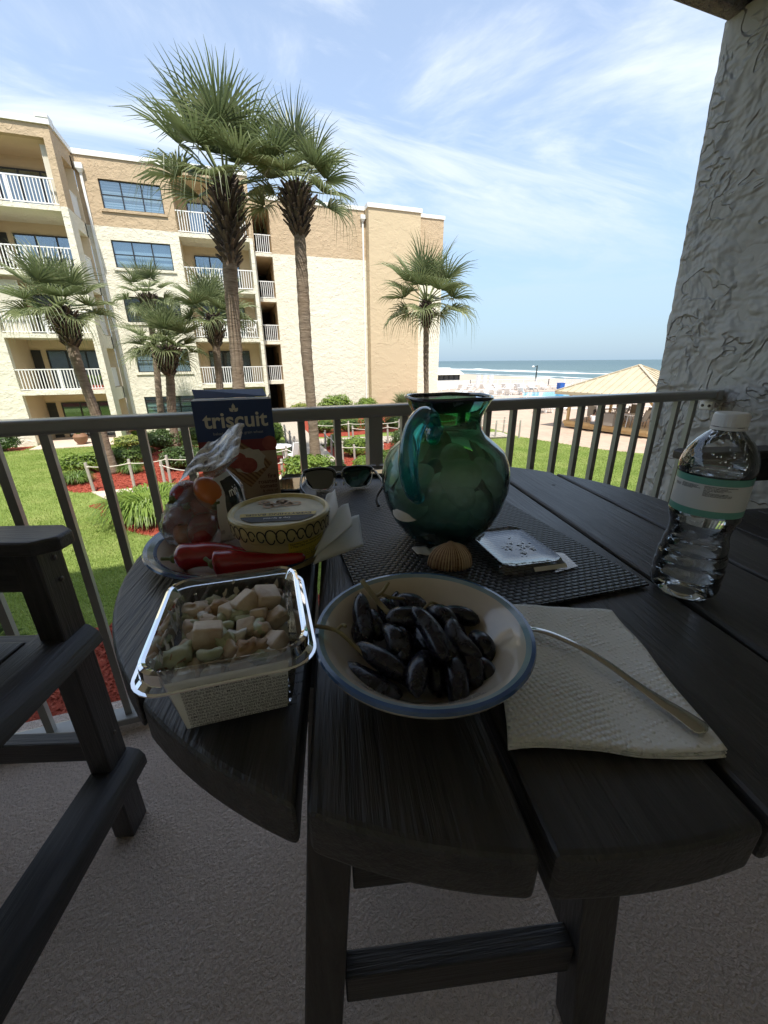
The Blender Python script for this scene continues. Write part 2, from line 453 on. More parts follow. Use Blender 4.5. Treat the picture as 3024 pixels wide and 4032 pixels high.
# --- A: the long end wall with the stair openings
mb = MB()
mb.box(3.32, 16.13, AY_, AY_+.3, G, 11.1); mb.box(1.92, 2.22, AY_, AY_+.3, G, 11.1); mb.box(2.22, 3.32, AY_, AY_+.3, 10.6, 11.1)
for i in range(1, 5): mb.box(2.22, 3.32, AY_, AY_+.3, TOPZ[i-1], LV[i])
mb.box(15.83, 16.13, AY_+.3, 46, G, 11.1)
mb.build('wall', FP, ap)
mb = MB()  # stairwell: side walls, floors, back
mb.box(2.12, 2.22, AY_+.3, 39, G, 10.9).box(3.32, 3.42, AY_+.3, 39, G, 10.9)
mb.build('stair_wall', RP, ap)
MB().box(2.22, 3.32, 38.9, 39, G, 10.9).build('stair_back', MATS['interior'], ap)
for i in range(5):
    MB().box(2.22, 3.32, AY_+.3, 38.9, (LV[i]-.2 if i else G-.05), LV[i]).build('stair_landing', RP, ap)
    if i: far_rail(2.24, 3.30, AY_+.1, LV[i]-.02, ap, sp=.125, h=1.10)
MB().box(2.22, 3.32, AY_+.3, 38.9, 10.65, 10.8).build('stair_ceiling', RP, ap)
for i in range(5): MB().box(3.300, 3.318, AY_+2.2, AY_+3.1, LV[i], LV[i]+2.0).build('door', mat('brown_door', (.07,.05,.035), .5) if 'brown_door' not in MATS else MATS['brown_door'], ap)
# pilaster
MB().box(9.95, 13.88, AY_-.8, AY_, G, 11.1).build('pilaster', MATS['tan_paint'], ap)
cp = MB()
cp.box(1.9, 9.87, AY_-.06, AY_+.5, 11.1, 11.33).box(13.96, 16.2, AY_-.06, AY_+.5, 11.1, 11.33).box(15.7, 16.2, AY_+.5, 46, 11.1, 11.33)
cp.build('parapet_cap', MATS['white_paint'], ap)
MB().box(9.87, 13.96, AY_-.88, AY_+.4, 11.1, 11.36).build('pilaster_cap', MATS['white_paint'], ap)
def downspout(x, y, ztop):
    s_ = MB().box(x-.055, x+.055, y-.11, y-.01, G, ztop).build('downspout', MATS['white_metal'], ap)
    MB().prism([(x-.17, y-.24), (x+.17, y-.24), (x+.17, y-.005), (x-.17, y-.005)], ztop+.02, ztop+.26).obox((x, y-.11, ztop-.06), (.13, .12, .16), None, taper=2.2).build('spout_head', MATS['white_metal'], s_)
    for zz_ in (1.0, 4.0, 7.0):
        MB().box(x-.075, x+.075, y-.12, y-.008, zz_, zz_+.05).build('strap', MATS['white_metal'], s_)
downspout(9.74, AY_, 10.55); downspout(-6.22, BY_, 10.45)

# --- B: window bay and balconies
mb = MB(); WX0, WX1 = -5.53, -2.62
wz = [(-2.05, -.73), (.70, 2.03), (3.44, 4.77), (6.18, 7.49), (8.90, 10.20)]
zc = G
for z0, z1 in wz:
    mb.box(WX0, WX1, BY_, BY_+.25, zc, z0); zc = z1
mb.box(WX0, WX1, BY_, BY_+.25, zc, 11.1)
mb.box(-6.5, WX0, BY_, BY_+.25, G, 11.1).box(WX1, -2.1, BY_, BY_+.25, G, 11.1)
mb.box(1.72, 1.92, BY_, AY_+.3, G, 11.1)            # right column and side
mb.box(-2.1, 1.72, BY_, BY_+.25, 10.8, 11.1)
mb.build('wall', FP, ap)
for (z0, z1), bl in zip(wz, ('louvres', 'blind', 'interior', 'blind', 'louvres')):  # middle window gets a dark interior sheet in place of a blind
    w_ = pane_window(WX0, WX1, z0, z1, BY_+.04, ap, blind=bl)
    MB().box(WX0-.12, WX1+.12, BY_-.07, BY_+.02, z0-.14, z0-.01).build('sill', FP, w_)
mb = MB().box(-2.35, -2.1, BY_+.25, 31.0, G, 10.95).box(-2.1, 1.72, 30.9, 31.0, G, 10.95)
mb.build('recess_wall', RP, ap)
MB().box(-2.1, 1.72, BY_+.25, 30.9, 10.80, 10.95).build('recess_ceiling', RP, ap)
def sliding_door(x0, x1, z0, z1, y, n=3):
    d_ = MB()
    d_.box(x0, x1, y-.07, y, z1-.06, z1).box(x0, x0+.06, y-.07, y, z0, z1-.06).box(x1-.06, x1, y-.07, y, z0, z1-.06).box(x0+.06, x1-.06, y-.07, y, z0, z0+.05)
    for k in range(1, n): xx = lerp(x0, x1, k/n); d_.box(xx-.04, xx+.04, y-.065, y-.005, z0+.05, z1-.06)
    d = d_.build('sliding_door', MATS['dark_frame'], ap)
    for k in range(n): MB().box(lerp(x0, x1, k/n)+.04, lerp(x0, x1, (k+1)/n)-.04, y-.045, y-.035, z0+.05, z1-.06).build('pane', MATS['pane'], d)
    MB().box(x0+.03, x1-.03, y-.02, y-.004, z0+.03, z1-.03).build('interior_sheet', MATS['interior'], d)  # dark sheet in the interior colour behind the panes
for i in range(5):
    if i:
        MB().box(-2.1, 1.72, BY_-.03, 30.9, LV[i]-.2, LV[i]).build('balcony_slab', MATS['recess_paint'] if 0 else FP, ap)
        far_rail(-2.09, 1.71, BY_+.06, LV[i], ap)
    sliding_door(-1.55, 1.05, LV[i]+.02, LV[i]+2.05, 30.9)
MB().box(-6.6, 1.98, BY_-.06, BY_+.5, 11.1, 11.33).build('parapet_cap', MATS['white_paint'], ap)
MB().box(1.70, 1.98, BY_+.5, AY_-.07, 11.1, 11.33).build('parapet_cap', MATS['white_paint'], ap)

# --- C: projecting balcony tower on the left
mb = MB()
mb.box(-6.79, -6.5, CY_, 27.15, G, 11.1)            # right column
mb.box(-16, -10.5, CY_, CY_+.3, G, 11.1)            # solid wall further left
mb.box(-10.5, -6.79, CY_, CY_+.3, 10.63, 11.1)
mb.box(-6.79, -6.5, 27.15, BY_, 10.40, 11.1)
for i in range(1, 5):
    mb.box(-6.79, -6.5, 27.15, BY_, LV[i]-.62, LV[i]+.03)
mb.build('wall', FP, ap)
mb = MB().box(-10.75, -10.5, CY_+.3, 28.8, G, 10.95).box(-10.5, -6.5, 28.6, 28.8, G, 10.95)
mb.build('recess_wall', RP, ap)
MB().box(-10.5, -6.79, CY_+.3, 28.6, 10.63, 10.8).build('recess_ceiling', RP, ap)
for i in range(5):
    if i:
        MB().box(-10.5, -6.79, CY_-.03, 28.6, LV[i]-.2, LV[i]).build('balcony_slab', FP, ap)
        far_rail(-10.49, -6.80, CY_+.06, LV[i], ap)
        far_rail(27.17, BY_-.02, -6.62, LV[i]+.03, ap, axis='y')
    sliding_door(-9.75, -7.0, LV[i]+.02, LV[i]+2.02, 28.6)
    MB().box(-10.45, -10.02, 28.54, 28.6, LV[i]+.02, LV[i]+2.02).build('door', MATS['dark_frame'], ap)
# vertical blinds pulled to the sides on some balconies
vb = mat('vertical_blind', (.72, .69, .58), .6)
for lv, xs in ((4, (-6.86, -6.92, -6.98, -7.05)), (2, [-10.44+.09*k for k in range(12)]), (2, [-7.9+.09*k for k in range(12)])):
    for x in xs: MB().obox((x, CY_+.32, LV[lv]+1.2), (.085, .008, 2.35), Matrix.Rotation(.5, 3, 'Z')).build('blind_strip', vb, ap)
mb = MB().box(-16, -6.42, CY_-.08, CY_+.4, 11.1, 11.33).box(-6.9, -6.42, CY_-.1, CY_+.5, 11.33, 11.45).box(-6.8, -6.42, CY_+.5, BY_, 11.1, 11.33)
mb.build('parapet_cap', MATS['white_paint'], ap)
MB().box(-16, 15.8, BY_+4, 46, 10.7, 10.9).build('roof', MATS['white_paint'], ap)
MB().box(-10.4, -6.6, 24.9, 28.6, G+.0, G+.05).build('patio', MATS['patio_slab'], ap)
import numpy as np
rng = np.random.default_rng(11)
# ------------------------------------------------------------------ ground materials
def groundmat(name, stops, scale, bump, bs, bdist, rough=.9):
    m, t, out = newmat(name); p = t.n('BsdfPrincipled', Roughness=rough); p.inputs['Specular IOR Level'].default_value = .2
    g = t.n('NewGeometry'); pos = (g, 'Position')
    nz = t.noise(pos, scale, 8, .65); t.set(p, 'Base Color', t.ramp(nz, stops))
    b = t.n('Bump', Strength=bump, Distance=bdist, Height=t.noise(pos, bs, 5, .65)); t.set(p, 'Normal', b); t.set(out, 0, p); return m
groundmat('lawn', ((.3, (.14, .20, .045)), (.55, (.19, .25, .06)), (.75, (.25, .28, .09))), .9, 1., 30, .03)
groundmat('mulch', ((.3, (.16, .028, .018)), (.5, (.27, .05, .03)), (.7, (.36, .085, .05))), 9, 1., 34, .03)
groundmat('sand', ((.3, (.36, .31, .25)), (.7, (.45, .39, .31))), .4, .3, 8, .02)
groundmat('concrete_path', ((.3, (.50, .42, .33)), (.7, (.60, .52, .42))), 3, .3, 60, .004)
# brick-patterned paving
m_, t_, o_ = newmat('pavers'); p_ = t_.n('BsdfPrincipled', Roughness=.85); p_.inputs['Specular IOR Level'].default_value = .2
g_ = t_.n('NewGeometry'); mp = t_.mapping((g_, 'Position'), (1, 1, 1), (0, 0, R_(45)))
bk = t_.n('TexBrick', Scale=1.0, Mortar_Size=.012, Brick_Width=.22, Row_Height=.11, Bias=-.2)
t_.set(bk, 'Vector', mp); t_.set(bk, 'Color1', (.40, .27, .205)); t_.set(bk, 'Color2', (.50, .40, .31)); t_.set(bk, 'Mortar', (.34, .29, .24))
nz = t_.noise((g_, 'Position'), .8, 6, .6)
t_.set(p_, 'Base Color', t_.mix(t_.ramp(nz, ((.35, 0), (.65, .8))), (bk, 0), (.47, .37, .285))); t_.set(o_, 0, p_)
# sea with breaker lines parallel to the shore
m_, t_, o_ = newmat('sea'); p_ = t_.n('BsdfPrincipled', Roughness=.28); p_.inputs['IOR'].default_value = 1.33
g_ = t_.n('NewGeometry'); pos_ = (g_, 'Position'); sp_ = t_.n('SeparateXYZ', i0=pos_)
ns = t_.noise(t_.mapping(pos_, (.02, .008, .02)), 1.0, 5, .6)
xw = t_.math('ADD', (sp_, 0), t_.math('MULTIPLY', t_.math('SUBTRACT', ns, .5), 46.))
foam = None
for c_, h_ in ((128, 7), (146, 2.0), (206, 11), (236, 2.5), (108, 3.5)):
    dd = t_.math('ABSOLUTE', t_.math('SUBTRACT', xw, c_)); f_ = t_.math('SUBTRACT', 1.0, t_.math('DIVIDE', dd, h_), True)
    foam = f_ if foam is None else t_.math('MAXIMUM', foam, f_)
brk = t_.noise(t_.mapping(pos_, (.10, .03, .1)), 1.0, 6, .7)
fm = t_.math('MULTIPLY', t_.ramp(foam, ((.05, 0), (.3, 1))), t_.ramp(brk, ((.34, 0), (.50, 1))))
far_ = t_.n('MapRange', i0=(sp_, 0), i1=100., i2=700., i3=0., i4=1.)
wc = t_.mix(far_, (.075, .125, .118), (.022, .062, .068)); wc = t_.mix(t_.ramp(t_.noise(t_.mapping(pos_, (.03, .006, .02)), 1., 6, .7), ((.4, 0), (.6, .5))), wc, (.055, .105, .10))
t_.set(p_, 'Base Color', t_.mix(fm, wc, (.85, .87, .87))); t_.set(p_, 'Roughness', t_.math('ADD', t_.math('MULTIPLY', fm, .5), .3))
bw = t_.n('Bump', Strength=.9, Distance=.6, Height=t_.noise(t_.mapping(pos_, (.35, .09, .3)), 1., 6, .65)); t_.set(p_, 'Normal', bw); t_.set(o_, 0, p_)

def flat(name, poly, z, m, kind='structure', th=.25):
    o = MB().prism(poly, z-th, z).build(name, m); return tag(o, kind=kind)
flat('ground', [(-300, -80), (74, -80), (74, 700), (-300, 700)], -2.975, MATS['sand'], th=.5)
o = MB().sheet(lambda u, v: Vector((74+u*46, -400+v*2400, -2.98-u*3.7)), 12, 8).build('beach', MATS['sand']); tag(o, kind='structure')
o = MB().add([(96, -30000, -6.5), (40000, -30000, -6.5), (40000, 40000, -6.5), (96, 40000, -6.5)], [(0,1,2,3)]).build('sea', MATS['sea']); tag(o, kind='structure')
LAWN = [(-60, 1.65), (60, 1.65), (60, 6.0), (24, 10.0), (19, 12.4), (17.4, 13.4), (16.5, 14.4), (15.95, 15.7), (15.3, 17.7), (14.95, 19.2), (15.1, 22), (15.3, 27), (15.3, 32.0), (-60, 32.0)]
flat('lawn', LAWN, -2.9, MATS['lawn'])
flat('paver_plaza', [(12, 3), (74, 3), (74, 80), (12, 80)], -2.93, MATS['pavers'], th=.2)
def smooth_poly(pts, n=6): 
    q = [Vector((x, y, 0)) for x, y in pts]; q = [q[-1]] + q + [q[0], q[1]]; c = catm(q, n)[n:-n]
    return [(p.x, p.y) for p in c[:-1]]
BED1 = smooth_poly([(-6.7, 17.8), (-6.2, 16.4), (-5.2, 15.5), (-2, 15.5), (1.7, 15.6), (1.9, 18.5), (-.6, 20.5), (-3, 23.5), (-5.5, 24.2), (-6.2, 20.5)])
BED2 = smooth_poly([(-4.25, 14.1), (-4.3, 13.3), (-4.0, 12.4), (-3.2, 11.3), (-2.3, 10.5), (-.8, 10.1), (1.6, 10.6), (2.6, 12), (2.6, 14.1)])
BED3 = smooth_poly([(3.75, 13.0), (5.5, 12.2), (8.0, 13.2), (9.0, 16), (8.8, 19.4), (3.75, 20.1)])
BED0 = [(-30, 1.7), (26, 1.7), (26, 6.2), (8, 6.5), (-1.5, 6.5), (-2.5, 6.75), (-4, 6.9), (-30, 6.9)]
BED4 = [(-16, 24.9), (-10.7, 25.0), (-10.6, 26.1), (-16, 26.1)]
BED5 = smooth_poly([(3.75, 23.6), (9.3, 23.4), (14.6, 22.2), (15.0, 31.9), (3.75, 31.9)])
for b_ in (BED0, BED1, BED2, BED3, BED4, BED5): flat('mulch_bed', b_, -2.884, MATS['mulch'], th=.1)

# ------------------------------------------------------------------ grass blades and bark chips (uncountable)
def inside(pts, poly):
    x, y = pts[:,0], pts[:,1]; r = np.zeros(len(pts), bool); j = len(poly)-1
    for i in range(len(poly)):
        xi, yi = poly[i]; xj, yj = poly[j]
        c = ((yi > y) != (yj > y)) & (x < (xj-xi)*(y-yi)/(yj-yi+1e-12)+xi); r ^= c; j = i
    return r
def scatter_tris(name, m, pts, z, h, wd_, lean, flatness=0.):
    n = len(pts); ang = rng.uniform(0, 2*np.pi, n); dx, dy = np.cos(ang), np.sin(ang)
    hh = h*rng.uniform(.5, 1.25, n); ww = wd_*rng.uniform(.6, 1.3, n); la = rng.uniform(0, 2*np.pi, n); ll = lean*rng.uniform(.1, 1., n)
    V = np.zeros((n, 3, 3), np.float32)
    V[:,0,0] = pts[:,0]-dx*ww; V[:,0,1] = pts[:,1]-dy*ww; V[:,1,0] = pts[:,0]+dx*ww; V[:,1,1] = pts[:,1]+dy*ww
    V[:,0,2] = V[:,1,2] = z
    V[:,2,0] = pts[:,0]+np.cos(la)*ll; V[:,2,1] = pts[:,1]+np.sin(la)*ll; V[:,2,2] = z+hh
    me = bpy.data.meshes.new(name); me.vertices.add(n*3); me.vertices.foreach_set('co', V.ravel())
    me.loops.add(n*3); me.loops.foreach_set('vertex_index', np.arange(n*3, dtype=np.int32))
    me.polygons.add(n); me.polygons.foreach_set('loop_start', np.arange(0, n*3, 3, dtype=np.int32)); me.polygons.foreach_set('loop_total', np.full(n, 3, np.int32))
    me.materials.append(m); me.update(calc_edges=True)
    o = bpy.data.objects.new(name, me); COL.objects.link(o); return o
gm = mat('grass_blade', (.24, .32, .075), .6, col2=(.38, .42, .15), vs=.9, world=True, trans=.35, spec=.25)
pts = np.concatenate([np.stack([rng.uniform(x0, x1, n), rng.uniform(y0, y1, n)], 1) for x0, x1, y0, y1, n in
     ((-13, 4, 6.2, 13, 140000), (-15, -3, 13, 26, 90000), (4, 18, 6.2, 13, 70000), (6, 17, 13, 20, 60000), (9, 15.4, 20, 30, 15000))])
ok_ = inside(pts, LAWN)
for b_ in (BED0, BED1, BED2, BED3, BED4, BED5): ok_ &= ~inside(pts, b_)
ok_ &= ~((pts[:,0] > -4.9) & (pts[:,0] < 3.8) & (pts[:,1] > 14.2) & (pts[:,1] < 15.55))
ok_ &= ~((pts[:,0] > -10.4) & (pts[:,0] < -6.6) & (pts[:,1] > 24.9))
wk = 21.35 - .165*(pts[:,0]-3.7); ok_ &= ~((pts[:,0] > 3.6) & (np.abs(pts[:,1]-wk) < .85))
o = scatter_tris('grass', gm, pts[ok_], -2.902, .062, .011, .05)
tag(o, 'short green lawn grass between the balcony and the apartment building', 'grass', kind='stuff')
cm = mat('bark_chip', (.24, .042, .026), .85, col2=(.42, .105, .06), vs=14, world=True)
pts = np.concatenate([np.stack([rng.uniform(x0, x1, n), rng.uniform(y0, y1, n)], 1) for x0, x1, y0, y1, n in
     ((-4, 3, 1.7, 6.8, 22000), (-7, 3, 10, 24.5, 34000), (3.7, 9.2, 12, 20.5, 9000))])
ok_ = np.zeros(len(pts), bool)
for b_ in (BED0, BED1, BED2, BED3): ok_ |= inside(pts, b_)
o = scatter_tris('bark_mulch', cm, pts[ok_], -2.885, .03, .03, .05)
tag(o, 'red dyed bark mulch spread over the garden beds', 'mulch', kind='stuff')

# ------------------------------------------------------------------ boardwalks, rope posts
wood_m = mat('grey_wood', (.42, .37, .31), .8, var=.14, vs=2.5, bump=.4, bs=40, bdist=.003, stretch=(1, 6, 1))
wood2_m = mat('post_wood', (.34, .31, .27), .85, var=.15, vs=6, bump=.5, bs=30, bdist=.006, stretch=(4, 4, 1))
rope_m = mat('rope', (.62, .58, .50), .8, bump=.6, bs=90, bdist=.006)
BW = -2.78
def boardwalk(c0, c1, width, label, pitch=.15):
    a_, b_ = Vector((*c0, BW)), Vector((*c1, BW)); d = (b_-a_); L_ = d.length; d.normalize(); s_ = Vector((-d.y, d.x, 0)); rz = math.atan2(d.y, d.x)
    t = thing('boardwalk', label, 'boardwalk', a_)
    m = MB()
    for sg in (-1, 1): m.bar(a_ + s_*sg*(width/2-.1) - Vector((0,0,.09)), b_ + s_*sg*(width/2-.1) - Vector((0,0,.09)), .05, .10)
    m.build('joist', wood2_m, t)
    me = MB().box(-.068, .068, -width/2, width/2, -.04, 0).mesh('plank', wood_m)
    for k in range(int(L_/pitch)):
        p = a_ + d*(k+.5)*pitch + Vector((0, 0, random.uniform(-.003, .003))); o = link('plank', me, t, p, (0, 0, rz + random.uniform(-.006, .006)))
    return t
boardwalk((2.92, 15.9), (2.92, 31.8), 1.5, 'weathered timber boardwalk running straight up to the stairwell door')
boardwalk((3.72, 21.35), (14.4, 19.6), 1.55, 'weathered timber boardwalk branching off towards the brick plaza')
o = flat('path', [(-5.15, 15.5), (-4.3, 14.2), (2.1, 14.2), (3.7, 15.85), (2.1, 15.85), (1.6, 15.45)], -2.872, MATS['concrete_path'], th=.12)
me_post = MB().tube([(0,0,0), (0,0,.5), (0,0,.98), (0,0,1.0)], [.05, .048, .046, .04], 12).mesh('post', wood2_m, smooth=40)
def rope_fence(pts, label, hs=1.0, base=-2.9, nropes=1):
    t = thing('rope_fence', label, 'fence', (*pts[0], base), group='rope fences along the garden walks')
    for x, y in pts: link('post', me_post, t, (x, y, base), (random.uniform(-.03,.03), random.uniform(-.03,.03), random.uniform(0, 6)), (1, 1, hs))
    for fz in ((.86,) if nropes == 1 else (.88, .42)):
        for (x0, y0), (x1, y1) in zip(pts, pts[1:]):
            L_ = math.hypot(x1-x0, y1-y0)
            q = [Vector((lerp(x0, x1, k/10), lerp(y0, y1, k/10), base + fz*hs - .12*L_/1.2*4*(k/10)*(1-k/10)*.5)) for k in range(11)]
            MB().tube(q, .016, 6).build('rope', rope_m, t, smooth=True)
        for x, y in pts:
            MB().lathe([(.050, -.03), (.060, -.015), (.060, .015), (.050, .03)], 12, (x, y, base+fz*hs)).build('rope_wrap', rope_m, t, smooth=True)
    return t
rope_fence([(-5.07, 15.53), (-3.87, 15.6), (-2.75, 15.83), (-1.4, 15.75), (0, 15.75), (1.5, 15.9)], 'rope and round-post fence across the red mulch bed behind the path', 1.03)
rope_fence([(-2.83, 15.2), (-1.6, 14.05), (-.2, 14.05), (1.1, 14.05)], 'rope and round-post fence on the lawn side of the path', .95)
rope_fence([(2.1, 16.6), (2.1, 18.2), (2.1, 19.88), (2.1, 22), (2.1, 24.5), (2.1, 27)], 'rope fence beside the boardwalk on the white table side')
rope_fence([(3.85, 16.3), (4.33, 16.16), (5.6, 16.2)], 'short rope fence in the shrub bed right of the straight boardwalk', .85)
rope_fence([(3.72, 19.4), (3.7, 17.9), (3.7, 16.4)], 'rope fence at the foot of the straight boardwalk', 1.0)
rope_fence([(3.75, 22.25), (5.6, 22.05), (6.9, 21.9), (8.5, 21.7), (10.2, 21.4), (11.9, 21.1), (13.5, 20.85), (14.6, 20.2)], 'rope fence along the far side of the branching boardwalk', 1.0)
rope_fence([(5.38, 20.25), (7.2, 19.95), (9.0, 19.65), (11.0, 19.4), (13.3, 19.1), (14.6, 18.7)], 'rope fence along the lawn side of the branching boardwalk', 1.0)

# ------------------------------------------------------------------ shrubs
leaf_bright = mat('leaf_bright', (.12, .20, .03), .45, col2=(.22, .30, .05), vs=5, trans=.3, spec=.4)
leaf_dark = mat('leaf_dark', (.035, .07, .018), .4, col2=(.08, .13, .03), vs=5, trans=.25, spec=.45)
leaf_mid = mat('leaf_mid', (.07, .13, .025), .45, col2=(.14, .21, .04), vs=4, trans=.3, spec=.4)
leaf_yel = mat('leaf_yellow', (.20, .25, .05), .5, col2=(.32, .34, .09), vs=5, trans=.3)
leaf_red = mat('leaf_red', (.14, .03, .025), .5, col2=(.10, .10, .03), vs=5)
stem_m = mat('stem', (.12, .08, .05), .9)
def shrub(c, r, n, m, label, group='garden shrubs', boxy=.0, leaf=.055, name='shrub', up=.35):
    cx_, cy__, cz_ = c; rx, ry, rz = r
    t = thing(name, label, 'shrub', (cx_, cy__, -2.89), group=group)
    mb = MB(); C_ = Vector((cx_, cy__, cz_)); sd_ = random.random()*50
    for _ in range(n):
        d = Vector((random.gauss(0,1), random.gauss(0,1), random.gauss(0,1))).normalized()
        if d.z < -.55: d.z = -d.z
        if boxy:
            mxc = max(abs(d.x), abs(d.y), abs(d.z)); d2 = d/mxc; d = d.lerp(d2*.9, boxy)
        lump = .86 + .28*noise.noise(d*2.6 + Vector((sd_, 0, 0))) + .10*noise.noise(d*7 + Vector((0, sd_, 0)))
        k = lump*random.uniform(.80, 1.03)
        p = C_ + Vector((d.x*rx, d.y*ry, d.z*rz))*k
        if p.z < -2.88: p.z = -2.88 + random.random()*.1
        nrm = (Vector((d.x/rx, d.y/ry, d.z/rz)).normalized() + Vector((random.gauss(0,.55), random.gauss(0,.55), random.gauss(0,.45)+up))).normalized()
        tx = nrm.orthogonal().normalized(); tx.rotate(Quaternion(nrm, random.uniform(0, 6.28))); ty = nrm.cross(tx); s_ = leaf*random.uniform(.7, 1.35)
        mb.add([p-tx*s_, p+ty*s_*.48-nrm*s_*.15, p+tx*s_*1.05, p-ty*s_*.48-nrm*s_*.15], [(0,1,2),(0,2,3)])
    f = mb.build('foliage', m, t)
    s2 = MB().ball(C_, rx*.70, ry*.70, rz*.70, 14, 9, fn=lambda p: p*(1+.15*noise.noise(p*3)))  # dark core puts shade between the leaves; thin branches follow
    for _ in range(5):
        a_ = random.uniform(0, 6.28); s2.tube([(cx_+.1*math.cos(a_), cy__+.1*math.sin(a_), -2.89), (cx_+.5*rx*math.cos(a_), cy__+.5*ry*math.sin(a_), cz_)], [.02, .012], 5)
    s2.build('shade_core_branches', leaf_dark, t); return t
shrub((-6.2, 18.7, -2.50), (.95, .6, .46), 1900, leaf_bright, 'clipped yellow-green hedge bush at the tip of the mulch bed beside the lawn', boxy=.6)
shrub((-4.85, 19.4, -2.52), (.85, .6, .46), 1700, leaf_mid, 'rounded mid-green hedge bush between the leaning palm and the pale shrubs', boxy=.6)
shrub((-2.35, 17.9, -2.45), (1.15, .8, .55), 2600, leaf_dark, 'dark glossy hedge behind the rope fence posts, beside the slim palm', boxy=.5)
shrub((-3.9, 22.6, -2.40), (1.0, .8, .58), 2000, leaf_dark, 'big dark round bush in front of the louvred ground-floor window', boxy=.3)
shrub((-4.6, 21.2, -2.62), (.6, .5, .32), 900, leaf_dark, 'low dark bush at the edge of the red mulch')
shrub((-5.6, 24.0, -2.60), (1.1, .7, .34), 1300, leaf_yel, 'pale yellow-green low shrub near the tower patio')
shrub((-2.2, 24.0, -2.42), (1.2, .7, .55), 1700, leaf_mid, 'mid-green bush under the lower balcony windows')
shrub((-.2, 19.2, -2.45), (1.3, .8, .5), 1800, leaf_mid, 'mid-green shrub behind the cracker box')
shrub((-.7, 17.4, -2.5), (.8, .6, .45), 1200, leaf_bright, 'bright green shrub behind the cracker box')
shrub((1.95, 13.55, -2.32), (1.0, .62, .62), 3200, leaf_bright, 'dense bright hedge around the foot of the tall slim palm', boxy=.55, leaf=.06)
shrub((.2, 13.3, -2.4), (.8, .6, .5), 1500, leaf_bright, 'bright hedge bush hidden partly by the cracker box', boxy=.4)
shrub((3.0, 13.75, -2.5), (.5, .45, .45), 900, leaf_dark, 'small dark bush at the boardwalk corner')
shrub((4.75, 17.6, -2.45), (.75, .7, .52), 1500, leaf_bright, 'bright flowering shrub beside the short rope fence')
shrub((5.3, 15.3, -2.55), (.7, .6, .42), 1100, leaf_mid, 'mid-green shrub at the front of the right mulch bed')
shrub((4.4, 15.0, -2.6), (.5, .5, .34), 800, leaf_bright, 'small bright shrub at the front of the right mulch bed')
shrub((4.25, 19.8, -2.55), (.45, .45, .4), 700, leaf_bright, 'small bright shrub in the boardwalk corner')
shrub((7.6, 18.4, -2.4), (.9, .8, .6), 1500, leaf_dark, 'dark rounded bush beside the red mulch near the wide railing post')
shrub((1.65, 22.6, -2.35), (.5, .6, .65), 1100, leaf_bright, 'upright bright shrub left of the straight boardwalk', up=.2)
for k, x in enumerate((4.7, 6.3, 7.9, 9.5, 11.1)):
    shrub((x, 24.6, -2.5), (.95, .6, .5), 1200, leaf_mid, 'long clipped hedge section behind the far rope fence', group='long hedge behind the far rope fence', boxy=.75, name='hedge')
shrub((6.8, 30.3, -1.95), (1.55, 1.1, .95), 2400, leaf_bright, 'large rounded bright bush against the blank cream wall', leaf=.075)
shrub((9.3, 30.6, -2.1), (1.05, .9, .75), 1500, leaf_bright, 'smaller rounded bright bush beside the long downspout', leaf=.075)
shrub((4.2, 30.6, -2.1), (.9, .7, .55), 900, leaf_yel, 'yellow-green low bush by the stairwell opening', leaf=.07)
shrub((-11.6, 25.2, -2.45), (.95, .6, .5), 1500, leaf_dark, 'dark clipped bush against the far cream tower wall', boxy=.4)
shrub((-6.1, 27.6, -2.4), (.55, .5, .55), 500, leaf_red, 'red-leaved plant at the foot of the downspout', leaf=.09)
def grass_clump(c, r, h, n, m, label, name='grass_clump'):
    t = thing(name, label, 'grass', (*c, -2.89), group='grass clumps'); mb = MB()
    for _ in range(n):
        a_ = random.uniform(0, 6.28); rr = r*math.sqrt(random.random())*.55; b = Vector((c[0]+rr*math.cos(a_), c[1]+rr*math.sin(a_), -2.89))
        a2 = a_ + random.uniform(-.7, .7); L_ = random.uniform(.5, 1.0)*r; hh = h*random.uniform(.6, 1.1); d = Vector((math.cos(a2), math.sin(a2), 0)); s_ = Vector((-d.y, d.x, 0))*.014
        q = [b + d*L_*u + Vector((0, 0, hh*(2.6*u - 2.3*u*u))) for u in (0, .3, .6, .85, 1.)]
        w_ = (.8, 1, .9, .6, .1); vs = []
        for p, k in zip(q, w_): vs += [p-s_*k, p+s_*k]
        mb.add(vs, [(2*i, 2*i+1, 2*i+3, 2*i+2) for i in range(4)])
    mb.build('blades', m, t); MB().ball((c[0], c[1], -2.89), r*.3, r*.3, h*.3, 10, 6).build('crown', stem_m, t); return t
grass_clump((-2.75, 12.35), 1.15, .85, 1500, leaf_yel if 0 else leaf_bright, 'broad arching grass clump growing out of the near red mulch bed')
grass_clump((-1.2, 12.5), .9, .7, 500, leaf_bright, 'arching grass clump behind the pepper bag')
grass_clump((-6.0, 17.0), .5, .5, 260, leaf_mid, 'small spiky grass clump at the tip of the mulch bed')
grass_clump((-4.4, 17.9), .45, .5, 240, leaf_mid, 'small spiky grass clump at the foot of the leaning palm')
